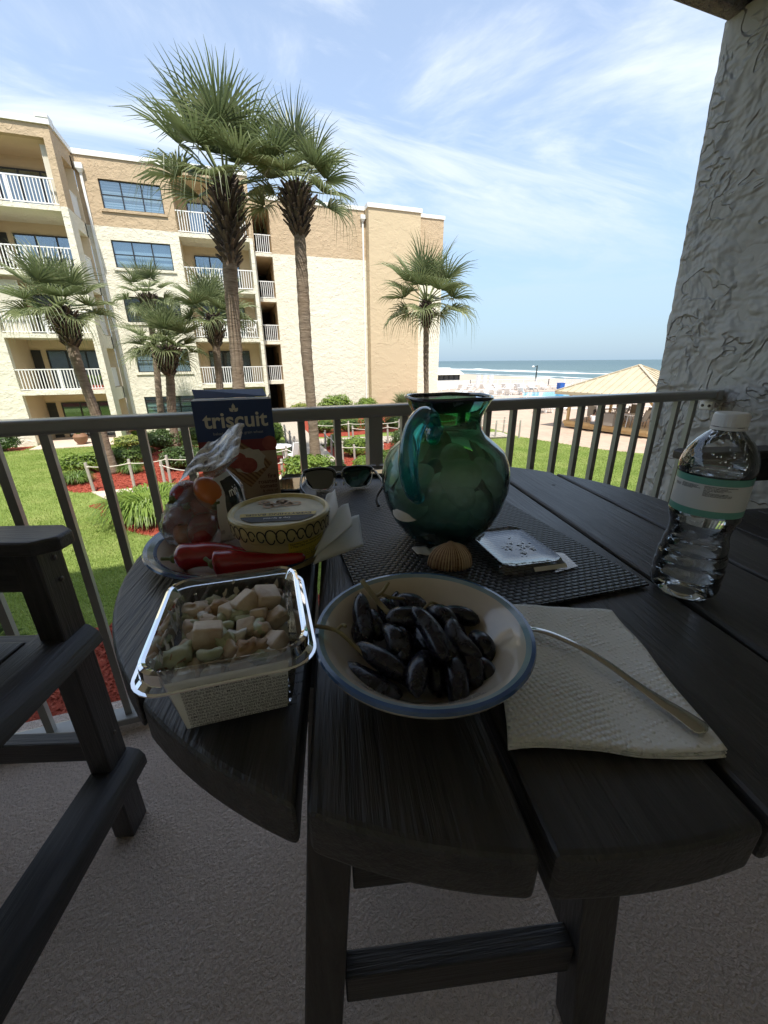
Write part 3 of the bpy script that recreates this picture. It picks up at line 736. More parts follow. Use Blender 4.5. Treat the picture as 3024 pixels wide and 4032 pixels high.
# leafy weed in the shade below our balcony
t = thing('leafy_plant', 'broad-leaved plant with a flower spike in the shade below the balcony', 'plant', (-3.75, 6.2, -2.89)); mb = MB()
for k in range(70):
    a_ = random.uniform(0, 6.28); z = random.uniform(.15, 1.0); rr = .42*(1.1-z*.7); p = Vector((-3.75+rr*.4*math.cos(a_), 6.2+rr*.4*math.sin(a_), -2.89+z)); d = Vector((math.cos(a_), math.sin(a_), .35)).normalized(); s_ = Vector((-d.y, d.x, 0)).normalized(); L_ = .26*random.uniform(.7, 1.2)
    mb.add([p, p+d*L_*.5+s_*.06+Vector((0,0,.02)), p+d*L_-Vector((0,0,.05)), p+d*L_*.5-s_*.06+Vector((0,0,.02))], [(0,1,2,3)])
mb.build('leaf', leaf_mid, t)['kind'] = 'stuff'
MB().tube([(-3.75,6.2,-2.89),(-3.74,6.2,-2.2),(-3.76,6.22,-1.6)], [.02,.015,.008], 6).build('stem', stem_m, t)
MB().tube([(-3.76,6.22,-1.75),(-3.76,6.22,-1.45)], [.03,.008], 7).build('flower_spike', leaf_red, t)

# ------------------------------------------------------------------ palms
palm_leaf = mat('palm_leaf', (.095, .125, .055), .42, col2=(.26, .285, .14), vs=2.2, trans=.35, spec=.4)
palm_leaf2 = mat('palm_leaf_old', (.11, .12, .045), .55, col2=(.20, .19, .08), vs=2.2, trans=.25)
petiole_m = mat('petiole', (.16, .19, .07), .5)
boot_m = mat('palm_boot', (.055, .04, .032), .9, col2=(.15, .115, .09), vs=7, bump=.6, bs=25, bdist=.02)
m_, t_, o_ = newmat('palm_trunk'); p_ = t_.n('BsdfPrincipled', Roughness=.9); p_.inputs['Specular IOR Level'].default_value = .15; tcn = t_.n('TexCoord')
n_a = t_.noise(t_.mapping((tcn, 'Object'), (1, 1, 5.5)), 3.2, 6, .7); n_b = t_.noise((tcn, 'Object'), 1.1, 3)
t_.set(p_, 'Base Color', t_.mix(t_.ramp(n_b, ((.4, 0), (.7, .55))), t_.ramp(n_a, ((.3, (.11, .075, .05)), (.55, (.25, .19, .135)), (.75, (.36, .29, .22)))), (.20, .17, .14)))
t_.set(p_, 'Normal', t_.n('Bump', Strength=1., Distance=.035, Height=n_a)); t_.set(o_, 0, p_)
def frond_mesh(droop, hang, n=38, seed=0, spread=112, lp=.95, lb=1.22):
    rn = random.Random(seed); mb = MB()
    pet = [Vector((lp*u, 0, -.10*droop*u*u)) for u in (0, .35, .7, 1.)]
    mb.tube(pet, [.035, .024, .018, .013], 5, mi=1)
    hub = pet[-1]
    for k in range(n):
        th = R_(lerp(-spread, spread, k/(n-1))) + rn.uniform(-.025, .025)
        L_ = lb*(.70+.30*math.cos(th*.75))*rn.uniform(.90, 1.08); d = Vector((math.cos(th), math.sin(th), 0)); s_ = Vector((-d.y, d.x, 0))
        tilt = .55*(1 if k % 2 else -1); sw = (s_*math.cos(tilt) + Vector((0,0,1))*math.sin(tilt))
        hg = hang*rn.uniform(.5, 1.5); cup = .42*abs(math.sin(th))
        vs = []
        for u, wd_ in ((.04, .008), (.26, .024), (.48, .022), (.74, .011), (1., .0012)):
            bend = max(0, u-.5)
            p = hub + d*L_*(u - .22*hg*bend*bend*2) + Vector((0, 0, -droop*.30*u*u*max(.2, math.cos(th)) + cup*u - hg*1.5*bend*bend*L_))
            p += s_*rn.uniform(-.02, .02)*u
            vs += [p-sw*wd_, p+sw*wd_]
        mb.add(vs, [(2*i, 2*i+1, 2*i+3, 2*i+2) for i in range(4)])
    return mb
FR = {}
for nm, (dr, hg, mm) in {'up': (.25, .25, palm_leaf), 'mid': (.6, .55, palm_leaf), 'low': (.9, 1.2, palm_leaf), 'old': (1.2, 1.9, palm_leaf2)}.items():
    FR[nm] = [frond_mesh(dr, hg, seed=s_*7+len(nm), n=36+2*s_).mesh('frond', [mm, petiole_m]) for s_ in range(3)]
def palm(base, top, rt, rc, nf, label, elmin=-40, rot0=0., bootlen=1.0):
    """base/top: foot and crown base; rt trunk radius; rc crown reach"""
    b, tp = Vector(base), Vector(top); t = thing('palm_tree', label, 'palm tree', b, group='cabbage palms'); H_ = (tp-b).length
    n_ = 46; pts_ = []; rr = []
    for k in range(n_+1):
        u = k/n_; pts_.append(b.lerp(tp, u) + Vector((.05*math.sin(u*5+rot0), .04*math.sin(u*4+1+rot0), 0))*(1-abs(2*u-1)))
        rr.append(rt*(1.18-.28*min(1, u*6) + .05*math.sin(u*9+rot0) + (.05 if k % 2 else -.03)))
    MB().tube(pts_, rr, 14).build('trunk', MATS['palm_trunk'], t, smooth=True)
    mb = MB()
    for k in range(150):      # criss-cross of cut leaf bases under the crown
        u = k/150; z = H_ - bootlen + bootlen*1.12*u; a_ = k*2.39996; ax = (tp-b).normalized(); p0 = b + ax*z
        o_ = Vector((math.cos(a_), math.sin(a_), 0)); flare = .35 + 1.15*max(0., math.sin(math.pi*min(1., .12+u*.80)))**1.5
        base_ = p0 + o_*rt*.80; L_ = rt*random.uniform(1.3, 2.3)*flare; tip = base_ + (o_*.85 + Vector((0,0,.85))).normalized()*L_ + Vector((-o_.y, o_.x, 0))*random.uniform(-.3,.3)*L_
        mb.bar(base_, tip, rt*.55, rt*.26, up=o_, w2=rt*.34, h2=rt*.10)
    mb.build('leaf_bases', boot_m, t)['kind'] = 'stuff'
    sc_ = rc/2.05
    for k in range(nf):
        u = (k+.5)/nf; el = lerp(84, elmin, u**.85) + random.uniform(-9, 9); a_ = k*2.39996 + rot0 + random.uniform(-.25, .25)
        kind_ = 'up' if el > 48 else 'mid' if el > 5 else 'low' if (el > -28 or random.random() < .5) else 'old'
        me = random.choice(FR[kind_]); s_ = sc_*random.uniform(.88, 1.1)
        link('frond', me, t, tp + Vector((math.cos(a_), math.sin(a_), 0))*rt*.3 + Vector((0, 0, rt*.7*math.sin(R_(el))+.05)), (random.uniform(-.35,.35), -R_(el), a_), (s_, s_, s_))
    return t
palm((-.23, 15.5, G), (.40, 15.5, 6.1), .235, 2.75, 21, 'tallest thick-trunked palm rising behind the cracker box', rot0=.4, bootlen=2.0, elmin=2)
palm((2.40, 14.6, G), (2.38, 14.6, 5.95), .20, 2.05, 18, 'tall slim palm with a pale trunk in front of the blank cream wall', rot0=2.2, bootlen=1.1, elmin=-14)
palm((9.55, 20.2, G), (9.36, 20.2, 3.85), .15, 2.7, 22, 'palm with an open round crown in front of the tan pilaster', rot0=1.1, elmin=-26, bootlen=1.1)
palm((-5.1, 18.1, G), (-5.42, 18.1, 2.85), .19, 2.0, 21, 'leaning palm in front of the balcony tower', rot0=.0, bootlen=1.1, elmin=-14)
palm((-3.35, 22.4, G), (-2.92, 22.4, 1.75), .22, 2.15, 22, 'short palm with a shaggy collar in front of the window bay', rot0=3.3, bootlen=1.1, elmin=-18)
palm((-4.25, 25.0, G), (-3.68, 25.0, 4.25), .17, 1.75, 18, 'palm whose small crown shows above the shaggy-collared one', rot0=4.4, bootlen=.5, elmin=-55)
palm((-1.15, 22.6, G), (-.66, 22.6, 3.15), .20, 2.1, 22, 'palm standing close to the middle balconies, left of the tallest palm', rot0=5.2, bootlen=1.2, elmin=-16)
# cycad at the corner
t = thing('cycad', 'spiky fan-leaved bush at the corner by the tan pilaster', 'plant', (11.8, 28.6, G))
for k in range(30):
    a_ = k*2.39996; el = lerp(75, 5, k/30); s_ = random.uniform(.62, .8)
    link('frond', random.choice(FR['up']), t, (11.8, 28.6, -2.2), (0, -R_(el), a_), (s_, s_, s_))
MB().tube([(11.8, 28.6, G), (11.8, 28.6, -2.1)], [.2, .16], 10).build('trunk', MATS['palm_trunk'], t)
# ------------------------------------------------------------------ pavilion by the plaza
roof_m = mat('roof_metal', (.50, .43, .31), .45, var=.05, vs=1.5, metal=.1)
deck_wood = mat('deck_wood', (.62, .44, .22), .65, var=.12, vs=4, stretch=(1, 1, 6))
gz = thing('pavilion', 'open pavilion with tan standing-seam hip roof on a low timber platform', 'pavilion', (23.1, 19.1, G), R_(14.4))
S_, EZ, AZ = 3.25, 2.26, 3.78
cor = [Vector((-S_, -S_, EZ)), Vector((S_, -S_, EZ)), Vector((S_, S_, EZ)), Vector((-S_, S_, EZ))]; apx = Vector((0, 0, AZ))
for k in range(4):
    a_, b_ = cor[k], cor[(k+1) % 4]; dn_ = Vector((0, 0, -.07))
    rp = MB().add([a_, b_, apx, a_+dn_, b_+dn_, apx+dn_], [(0,1,2), (5,4,3), (0,3,4,1), (1,4,5,2), (2,5,3,0)]).build('roof_panel', roof_m, gz)
    nrm = (b_-a_).cross(apx-a_).normalized()
    n_ = 15
    for j in range(1, n_):
        p0 = a_.lerp(b_, j/n_); u = 1-abs(2*j/n_-1)
        top = p0.lerp(apx + (p0-(a_+b_)/2)*(1) - Vector((0,0,0)), 0)
        mid = (a_+b_)/2; top = p0 + (apx-mid)*u
        MB().bar(p0+nrm*.02, top+nrm*.02, .035, .05, up=nrm).build('seam', roof_m, rp)
    MB().bar(a_+Vector((0,0,.03)), apx+Vector((0,0,.03)), .16, .06).build('ridge_cap', roof_m, gz)
    MB().bar(a_+Vector((0,0,-.10)), b_+Vector((0,0,-.10)), .05, .16).build('fascia', roof_m, gz)
MB().box(-S_+.1, S_-.1, -S_+.1, S_-.1, EZ-.12, EZ-.08).build('soffit', deck_wood, gz)
PF = 2.72
MB().box(-PF+.05, PF-.05, -PF+.05, PF-.05, .06, .40).build('platform_base', deck_wood, gz)
for k in range(26):
    y0 = -PF + 2*PF*k/26; MB().box(-PF, PF, y0+.004, y0+2*PF/26-.004, .40, .445).build('plank', deck_wood, gz)
for sg in (-1, 1):
    MB().box(sg*PF-.03 if sg > 0 else -PF-.03, (PF+.03) if sg > 0 else -PF+.03, -PF, PF, .24, .398).build('edge_board', deck_wood, gz)
    MB().box(-PF, PF, (PF-.03) if sg > 0 else -PF-.03, (PF+.03) if sg > 0 else -PF+.03, .24, .398).build('edge_board', deck_wood, gz)
for sx_ in (-1, 1):
    for sy_ in (-1, 1):
        x, y = sx_*2.55, sy_*2.55
        po = MB().box(x-.075, x+.075, y-.075, y+.075, .445, EZ-.12).build('post', deck_wood, gz)
        MB().bar((x, y, EZ-.75), (x-sx_*.6, y, EZ-.13), .07, .1).build('brace', deck_wood, po)
        MB().bar((x, y, EZ-.75), (x, y-sy_*.6, EZ-.13), .07, .1).build('brace', deck_wood, po)
for (x, y) in ((0, 2.55), (0, -2.55)):
    MB().box(x-.07, x+.07, y-.07, y+.07, .445, EZ-.12).build('post', deck_wood, gz)

sling_m = mat('sling', (.30, .28, .25), .7); chairframe = mat('chair_frame_grey', (.20, .19, .18), .4, .5); wplast = mat('white_plastic', (.82, .82, .82), .45)
def make_sling_chair(label, group, m1, m2):
    t = thing('patio_chair', label, 'chair', group=group)
    MB().obox((0, 0, .42), (.52, .50, .03), Matrix.Rotation(R_(-5), 3, 'Y')).build('seat', m1, t)
    MB().obox((-.33, 0, .72), (.03, .48, .62), Matrix.Rotation(R_(-16), 3, 'Y')).build('backrest', m1, t)
    for sg in (-1, 1):
        MB().tube(catm([(.30, sg*.28, 0), (.27, sg*.28, .40), (.22, sg*.29, .63), (-.1, sg*.29, .66), (-.30, sg*.28, .62)], 4), .018, 6).build('arm_frame', m2, t, smooth=True)
        MB().tube([(-.22, sg*.27, 0), (-.26, sg*.26, .42), (-.42, sg*.25, 1.04)], .018, 6).build('back_frame', m2, t, smooth=True)
    return t
def put(o, loc, rz, label=None, group=None, first=False):
    c = o if first else copy_tree(o)
    c.location = loc; c.rotation_euler = (0, 0, rz); 
    if label: c['label'] = label
    if group: c['group'] = group
    return c
PFZ = G + .445
sc0 = make_sling_chair('grey sling patio chair on the pavilion platform', 'pavilion chairs', sling_m, chairframe)
for k, (x, y, rz) in enumerate(((20.75, 19.65, .4), (21.9, 18.7, 2.4), (23.2, 18.9, -2.6), (21.3, 16.9, 1.7), (22.3, 17.4, 3.0), (22.6, 20.2, -1.0), (23.9, 20.4, -2.2))):
    put(sc0, (x, y, PFZ), rz, 'grey sling patio chair ' + ('just behind the seated person on the pavilion platform', 'beside the taupe bin, turned away from it, on the pavilion platform', 'at the far pale table in the middle of the pavilion', 'at the near platform edge beside the pale table', 'on the inner side of the near pale table in the pavilion', 'behind the far pale table towards the pool', 'in the back corner of the pavilion towards the pool')[k], first=(k == 0))
def make_round_table(label, m, r=.5, h=.72, cat='table', group=None):
    t = thing('round_table', label, cat, group=group)
    MB().lathe([(0, h-.03), (r*.96, h-.03), (r, h-.015), (r, h), (r*.97, h+.006), (0, h+.006)], 28).build('table_top', m, t, smooth=40)
    for k in range(4):
        a_ = k*math.pi/2+.4; MB().tube([(r*.72*math.cos(a_), r*.72*math.sin(a_), 0), (r*.5*math.cos(a_), r*.5*math.sin(a_), h-.03)], [.022, .03], 6).build('leg', m, t)
    return t
t1 = make_round_table('round pale patio table near the front platform edge of the pavilion', mat('pale_table', (.62, .64, .66), .4), .55, group='pavilion tables')
t1.location = (21.1, 17.4, PFZ); put(t1, (22.9, 19.6, PFZ), 0, 'round pale patio table in the middle of the pavilion platform')
o = MB().obox((20.55, 18.15, PFZ+.36), (.55, .55, .72), Matrix.Rotation(R_(14), 3, 'Z'), taper=1.04).build('planter_box', mat('taupe_box', (.30, .27, .24), .7), bevel=.02)
base_at(o, (20.55, 18.15, PFZ)); tag(o, 'square taupe bin on the pavilion platform beside the seated person', 'bin')

# person sitting on the platform edge, back turned
skin_m = mat('skin', (.48, .30, .21), .55, sss=.05); shirt_m = mat('shirt', (.72, .72, .74), .8); hair_m = mat('hair', (.035, .022, .015), .6, bump=.4, bs=80); shorts_m = mat('shorts', (.16, .17, .20), .8)
pe = thing('person', 'person in a white shirt sitting on the pavilion platform edge', 'person', (20.05, 18.95, G), R_(20))
def skin_body(name, chains, m, parent, sub=2):
    """one continuous skinned figure; chains: list of [(x,y,z,r)...], first chain's first vertex is the root"""
    vs, es, rs = [], [], []
    def vid(p):
        for i, q in enumerate(vs):
            if (Vector(q)-Vector(p[:3])).length < 1e-4: return i
        vs.append(p[:3]); rs.append(p[3]); return len(vs)-1
    for ch in chains:
        ids = [vid(p) for p in ch]; es += list(zip(ids, ids[1:]))
    me = bpy.data.meshes.new(name); me.from_pydata(vs, es, []); o = link(name, me, parent); me.materials.append(m)
    sk = o.modifiers.new('skin', 'SKIN'); 
    for i, sv in enumerate(me.skin_vertices[0].data):
        sv.radius = (rs[i], rs[i]); sv.use_root = (i == 0)
    md = o.modifiers.new('sub', 'SUBSURF'); md.levels = sub; md.render_levels = sub
    sk.use_smooth_shade = True
    return o
z0 = .46
body = [[(0,0,z0+.10,.135), (.0,0,z0+.28,.125), (.02,0,z0+.42,.135), (.03,0,z0+.52,.085), (.04,0,z0+.58,.05), (.06,0,z0+.66,.075), (.065,0,z0+.74,.085), (.06,0,z0+.81,.06)]]
for sg in (-1, 1):
    body.append([(.03,0,z0+.52,.085), (.03,sg*.16,z0+.49,.062), (.06,sg*.22,z0+.25,.045), (.24,sg*.16,z0+.14,.036), (.30,sg*.13,z0+.13,.03), (.35,sg*.12,z0+.12,.022)])
    body.append([(0,0,z0+.10,.135), (.06,sg*.10,z0+.08,.095), (.42,sg*.12,z0+.09,.072), (.46,sg*.12,z0-.22,.052), (.45,sg*.12,z0-.36,.04), (.54,sg*.12,z0-.40,.035)])
skin_body('body', body, skin_m, pe)
sh = [[(0,0,z0+.10,.145), (.0,0,z0+.28,.138), (.02,0,z0+.42,.147), (.03,0,z0+.52,.094)]]
for sg in (-1, 1): sh.append([(.03,0,z0+.52,.094), (.03,sg*.16,z0+.49,.074), (.05,sg*.205,z0+.33,.058)])
skin_body('shirt', sh, shirt_m, pe)
shp = [[(0,0,z0+.10,.147), (.001,0,z0+.12,.146)]]
for sg in (-1, 1): shp.append([(0,0,z0+.10,.147), (.06,sg*.10,z0+.08,.107), (.30,sg*.115,z0+.085,.09)])
skin_body('shorts', shp, shorts_m, pe)
MB().ball((.045, 0, z0+.765), .098, .092, .108, 14, 10).ball((-.03, 0, z0+.66), .05, .06, .12, 12, 8).build('hair', hair_m, pe, smooth=True)

# ------------------------------------------------------------------ pool deck
m_, t_, o_ = newmat('pool_water'); p_ = t_.n('BsdfPrincipled', Roughness=.06); p_.inputs['Base Color'].default_value = (.10, .42, .55, 1); p_.inputs['IOR'].default_value = 1.33
g_ = t_.n('NewGeometry'); t_.set(p_, 'Normal', t_.n('Bump', Strength=.3, Distance=.05, Height=t_.noise((g_, 'Position'), 1.6, 3))); t_.set(o_, 0, p_)
POOL = [(31.4, 40.6), (37.0, 47.9), (46.5, 47.0), (43, 39.5)]
flat('pool', POOL, -2.915, MATS['pool_water'], th=.05)
deckm = groundmat('pool_deck', ((.3, (.36, .29, .24)), (.7, (.44, .37, .31))), .6, .2, 20, .004)
flat('pool_deck', [(17, 36), (74, 29), (74, 76), (17, 76)], -2.926, deckm, th=.1)
MB_c = MB()
cp_m = mat('coping', (.45, .28, .22), .8)
for (x0, y0), (x1, y1) in zip(POOL, POOL[1:]+POOL[:1]): MB_c.bar((x0, y0, -2.90), (x1, y1, -2.90), .35, .06)
o = MB_c.build('pool_coping', cp_m); tag(o, kind='structure')
# handrail of the pool steps
t = thing('pool_handrail', 'pair of curved steel pool handrails at the water edge', 'handrail', (34.2, 43.4, -2.9))
hm = mat('steel_dark', (.20, .21, .22), .3, .8)
for dx in (0, .6):
    MB().tube(catm([(34.2+dx, 43.4, -2.9), (34.2+dx, 43.4, -2.15), (34.5+dx, 43.2, -2.0), (34.9+dx, 42.9, -2.3), (35.0+dx, 42.8, -2.9)], 5), .03, 6).build('rail', hm, t, smooth=True)
def make_lounger():
    t = thing('pool_lounger', 'white plastic pool lounger on the sunny pool deck', 'lounger', group='white loungers round the pool')
    MB().obox((.35, 0, .36), (1.25, .62, .06)).build('seat', wplast, t)
    MB().obox((-.52, 0, .62), (.06, .62, .78), Matrix.Rotation(R_(-42), 3, 'Y')).build('backrest', wplast, t)
    for x in (-.2, .85):
        for sg in (-1, 1): MB().box(x-.03, x+.03, sg*.26-.03, sg*.26+.03, 0, .33).build('leg', wplast, t)
    for sg in (-1, 1): MB().box(-.35, .15, sg*.32-.03, sg*.32+.03, .52, .57).build('arm', wplast, t)
    return t
lg = make_lounger(); random.seed(21)
spots = []
for x in range(7): spots += [(26.5+x*1.35, 42.9+.35*x, .4), (26.0+x*1.3, 46.5+.3*x, 2.7)]
for x in range(6): spots += [(31.5+x*1.7, 55.5-.5*x, .8), (34+x*1.9, 51.2+.1*x, -1.9)]
for x in range(4): spots += [(46+x*1.5, 51.5-.6*x, 2.2)]
ROWS = (('white pool lounger in the row along the left pool edge', 14, 0), ('white pool lounger in the row between that pool-edge row and the beach fence', 14, 1), ('white pool lounger in the row under the beach fence near the pool house', 26, 0), ('white pool lounger in the row behind the far pool edge', 26, 1), ('white pool lounger beside the blue bin', 99, 0))
for k, (x, y, a_) in enumerate(spots):
    lab_ = next(l_ for l_, e_, p_ in ROWS if k < e_ and (k % 2 == p_ or e_ == 99))
    put(lg, (x+random.uniform(-.3,.3), y+random.uniform(-.3,.3), -2.925), a_+random.uniform(-.5,.5), lab_, first=(k == 0))
wc0 = make_sling_chair('white plastic chair at a table on the pool deck', 'white chairs round the pool', wplast, wplast)
k0 = True
for x, y in ((23.5, 27.6), (24.6, 28.6), (25.4, 27.0), (30.5, 52.5), (32.2, 53.2), (42.5, 53.2), (44.3, 52.2), (36.5, 49.7), (38.2, 50.0)):
    put(wc0, (x, y, -2.925), random.uniform(0, 6), 'white plastic chair at the table beside the plaza picket fence' if y < 30 else 'white plastic chair at the table near the pool house' if x < 33 else 'white plastic chair at the table near the blue bin' if x > 41 else 'white plastic chair at the table by the far pool edge', first=k0); k0 = False
wt0 = make_round_table('round white plastic table on the pool deck', wplast, .55, group='white tables round the pool'); k0 = True
for x, y in ((24.3, 27.7), (31.3, 52.4), (43.3, 53.0), (37.4, 50.9)): put(wt0, (x, y, -2.925), 0, 'round white plastic table ' + ('beside the plaza picket fence' if y < 30 else 'near the pool house' if x < 33 else 'near the blue bin' if x > 41 else 'by the far pool edge'), first=k0); k0 = False
# stacked white chairs at the fence
for k in range(3):
    t = thing('chair_stack', 'tall stack of upended white loungers by the pool fence', 'stack', (37.5+.9*k, 60.3-.5*k, -2.925), group='upended lounger stacks by the fence')
    for j in range(4): MB().obox((37.5+.9*k+.10*j, 60.3-.5*k, -2.925+1.0), (.07, .62, 1.9), Matrix.Rotation(R_(6), 3, 'Y')).build('lounger', wplast, t)
t = thing('terracotta_pot', 'round brown pot standing on the ground-floor tower patio', 'pot', (-8.3, 25.6, G+.05))
MB().lathe([(0, 0), (.16, 0), (.30, .22), (.34, .42), (.26, .55), (.22, .60), (.20, .60), (.18, .5), (0, .48)], 24, (-8.3, 25.6, G+.05)).build('vessel', mat('terracotta', (.22, .11, .06), .7), t, smooth=40)
mb = MB()
for k in range(40):
    a_ = random.uniform(0, 6.28); p = Vector((-8.3, 25.6, G+.6)); q = p + Vector((.25*math.cos(a_), .25*math.sin(a_), random.uniform(.1, .4))); mb.add([p, q+Vector((.05,0,-.06)), q, q+Vector((-.05,0,-.06))], [(0,1,2,3)])
mb.build('plant', leaf_mid, t)['kind'] = 'stuff'
# white garden table by the boardwalk
t = make_round_table('round white garden table beside the boardwalk behind the bright hedge', wplast, .55); t.location = (1.35, 17.6, -2.885)
gc = put(wc0, (1.9, 16.9, -2.885), 2.0, 'white plastic garden chair pulled up to the table beside the boardwalk', 'garden chairs')
put(wc0, (.7, 18.2, -2.885), -.6, 'white plastic garden chair behind the table beside the boardwalk', 'garden chairs')
# chairs on the opposite balconies
put(wc0, (-8.5, 27.2, LV[2]+.01), 2.6, 'white plastic chair on the tower balcony behind the leaning palm', 'chairs on the opposite balconies')
put(wc0, (-9.2, 27.0, LV[3]+.01), .6, 'white plastic chair on the fourth-floor tower balcony', 'chairs on the opposite balconies')
put(wc0, (-1.55, 29.6, LV[2]+.01), .2, 'white lounge chair at the left end of the third-floor middle balcony', 'chairs on the opposite balconies')
put(wc0, (-.3, 29.6, LV[2]+.01), 2.9, 'white chair in the middle of the third-floor middle balcony', 'chairs on the opposite balconies')
put(wc0, (1.2, 29.6, LV[2]+.01), 3.2, 'white chair at the column end of the third-floor middle balcony', 'chairs on the opposite balconies')
t = thing('planter', 'red trough of green plants on the second-floor tower balcony', 'planter', (-7.3, 26.6, LV[1]))
MB().box(-7.75, -6.9, 26.45, 26.7, LV[1], LV[1]+.22).build('trough', mat('red_trough', (.35, .07, .05), .6), t)
mb = MB()
for k in range(60):
    p = Vector((random.uniform(-7.7, -6.95), random.uniform(26.48, 26.68), LV[1]+.2)); q = p + Vector((random.uniform(-.1,.1), random.uniform(-.1,.1), random.uniform(.2,.6)))
    mb.add([p, q+Vector((.04,0,-.1)), q, q+Vector((-.04,0,-.1))], [(0,1,2,3)])
mb.build('plants', leaf_mid, t)['kind'] = 'stuff'

def pool_fence(pts, label, h=1.15, z=-2.93, m=None, gap=.13, name='pool_fence'):
    m = m or wplast; t = thing(name, label, 'fence', (*pts[0], z), group='white pool fences'); pk = MB(); rl_ = MB()
    for (x0, y0), (x1, y1) in zip(pts, pts[1:]):
        for zz_ in (.12, h): rl_.bar((x0, y0, z+zz_), (x1, y1, z+zz_), .045, .05)
        L_ = math.hypot(x1-x0, y1-y0); n_ = int(L_/gap)
        for k in range(1, n_): x, y = lerp(x0, x1, k/n_), lerp(y0, y1, k/n_); pk.box(x-.011, x+.011, y-.011, y+.011, z+.12, z+h)
        for k in range(int(L_/2.4)+1): x, y = lerp(x0, x1, k/max(1, int(L_/2.4))), lerp(y0, y1, k/max(1, int(L_/2.4))); MB().box(x-.045, x+.045, y-.045, y+.045, z, z+h+.06).build('post', m, t)
    rl_.build('rails', m, t); pk.build('pickets', m, t)['kind'] = 'stuff'; return t
pool_fence([(24.3, 52.5), (37, 61.6), (52, 60.2), (60, 46), (62, 34)], 'white picket fence between the pool deck and the beach', 1.1)
pool_fence([(17.5, 37), (22, 33.5), (27, 28.5), (36, 27), (46, 24)], 'white picket fence between the brick plaza and the pool deck', 1.1)
# pool house
t = thing('pool_house', 'small pool house with a pale ribbed roof and dark windows', 'building', (33.2, 64, -2.93))
MB().box(29.5, 35.2, 62.0, 66, -2.93, -1.75).build('wall', MATS['white_paint'], t)
MB().box(29.6, 35.1, 62.15, 65.9, -1.75, -.9).build('glazing', mat('dark_glass', (.03, .035, .04), .1), t)
for k in range(7): MB().box(29.5+.93*k, 29.6+.93*k, 62.0, 62.15, -1.75, -.9).build('mullion', MATS['dark_frame'], t)
rf = MB().prism([(29.0, 61.5), (35.7, 61.5), (35.7, 66.5), (29.0, 66.5)], -.92, -.86); rf.add([(29.0, 61.5, -.86), (35.7, 61.5, -.86), (35.1, 62.3, -.15), (29.0, 62.3, -.15), (29.0, 66, -.15), (35.1, 66, -.15), (35.7, 66.5, -.86)], [(0,1,2,3), (1,6,5,2), (3,2,5,4)])
r_ = rf.build('roof', mat('pale_roof', (.66, .62, .52), .5), t)
for k in range(12): x = 29.3+.55*k; MB().bar((x, 61.5, -.84), (min(x, 35.05), 62.3, -.13), .06, .05).build('seam', MATS['pale_roof'], r_)
MB().box(30.5, 34, 63.2, 65, -.15, .15).build('roof_unit', MATS['white_paint'], t)
# lamp post
t = thing('lamp_post', 'dark slim lamp post with a small lamp arm near the beach', 'lamp post', (60.5, 74.1, -2.93))
MB().tube([(60.5, 74.1, -2.95), (60.5, 74.1, .2)], [.16, .12], 10).build('pole', mat('dark_green_metal', (.02, .035, .035), .5), t)
MB().tube([(60.5, 74.1, -.05), (59.7, 74.1, .0)], .06, 6).build('arm', MATS['dark_green_metal'], t)
MB().ball((59.5, 74.1, .0), .28, .2, .16, 12, 8).build('lamp_head', wplast, t)
# blue towel cart
t = thing('towel_bin', 'bright blue bin standing by the pool', 'bin', (44.6, 49.0, -2.925))
MB().obox((44.6, 49.0, -2.45), (.75, .7, .95), None, taper=1.08).build('tub', mat('blue_plastic', (.02, .10, .38), .4), t)
MB().obox((44.6, 49.0, -1.93), (.85, .8, .10)).build('lid', MATS['blue_plastic'], t)
# ------------------------------------------------------------------ balcony furniture
def lumber(name, col, ax):
    """dark recycled-plastic lumber with a brushed grain along one axis"""
    m, t, out = newmat(name); p = t.n('BsdfPrincipled'); t.set(out, 0, p)
    tcn = t.n('TexCoord'); s = [170, 170, 170]; s[ax] = 9; s2 = [38, 38, 38]; s2[ax] = 3
    na = t.noise(t.mapping((tcn, 'Object'), tuple(s)), 1., 4, .6, .3); nb = t.noise(t.mapping((tcn, 'Object'), tuple(s2)), 1., 5, .65, .8); nc = t.noise((tcn, 'Object'), 5., 4)
    t.set(p, 'Base Color', t.mix(t.ramp(nb, ((.35, 0), (.7, 1))), tuple(c*.65 for c in col), tuple(c*1.75 for c in col)))
    t.set(p, 'Roughness', t.math('ADD', .34, t.math('MULTIPLY', nc, .18))); p.inputs['Specular IOR Level'].default_value = .6
    h = t.math('ADD', na, t.math('MULTIPLY', nb, .8)); t.set(p, 'Normal', t.n('Bump', Strength=.9, Distance=.0022, Height=h)); return m
lum_y = lumber('lumber_y', (.034, .031, .031), 1); lum_x = lumber('lumber_x', (.034, .031, .031), 0); lum_z = lumber('lumber_z', (.036, .033, .033), 2)
TOP = .947
TCX, TCY, TR = .291, .526, .458
tb = thing('bistro_table', 'round counter-height table of dark slatted plastic lumber', 'table', (TCX, TCY, 0), R_(-12.5))
gaps = [-.340, -.203, -.066, .071, .209, .346]
edges = [-TR] + gaps + [TR]
for i in range(7):
    x0 = edges[i] + (.0035 if i else .002); x1 = edges[i+1] - (.0035 if i < 6 else .002)
    xs = [lerp(x0, x1, k/14) for k in range(15)]
    arc = lambda x: math.sqrt(max(0, TR*TR - x*x))
    poly = [(x, -arc(x)) for x in xs] + [(x, arc(x)) for x in reversed(xs)]
    poly = [p for k, p in enumerate(poly) if k == 0 or (Vector(p)-Vector(poly[k-1])).length > 1e-5]
    MB().prism(poly, TOP-.040, TOP - (0 if i % 2 else .0004)).build('plank', lum_y, tb, bevel=.0055, seg=3)
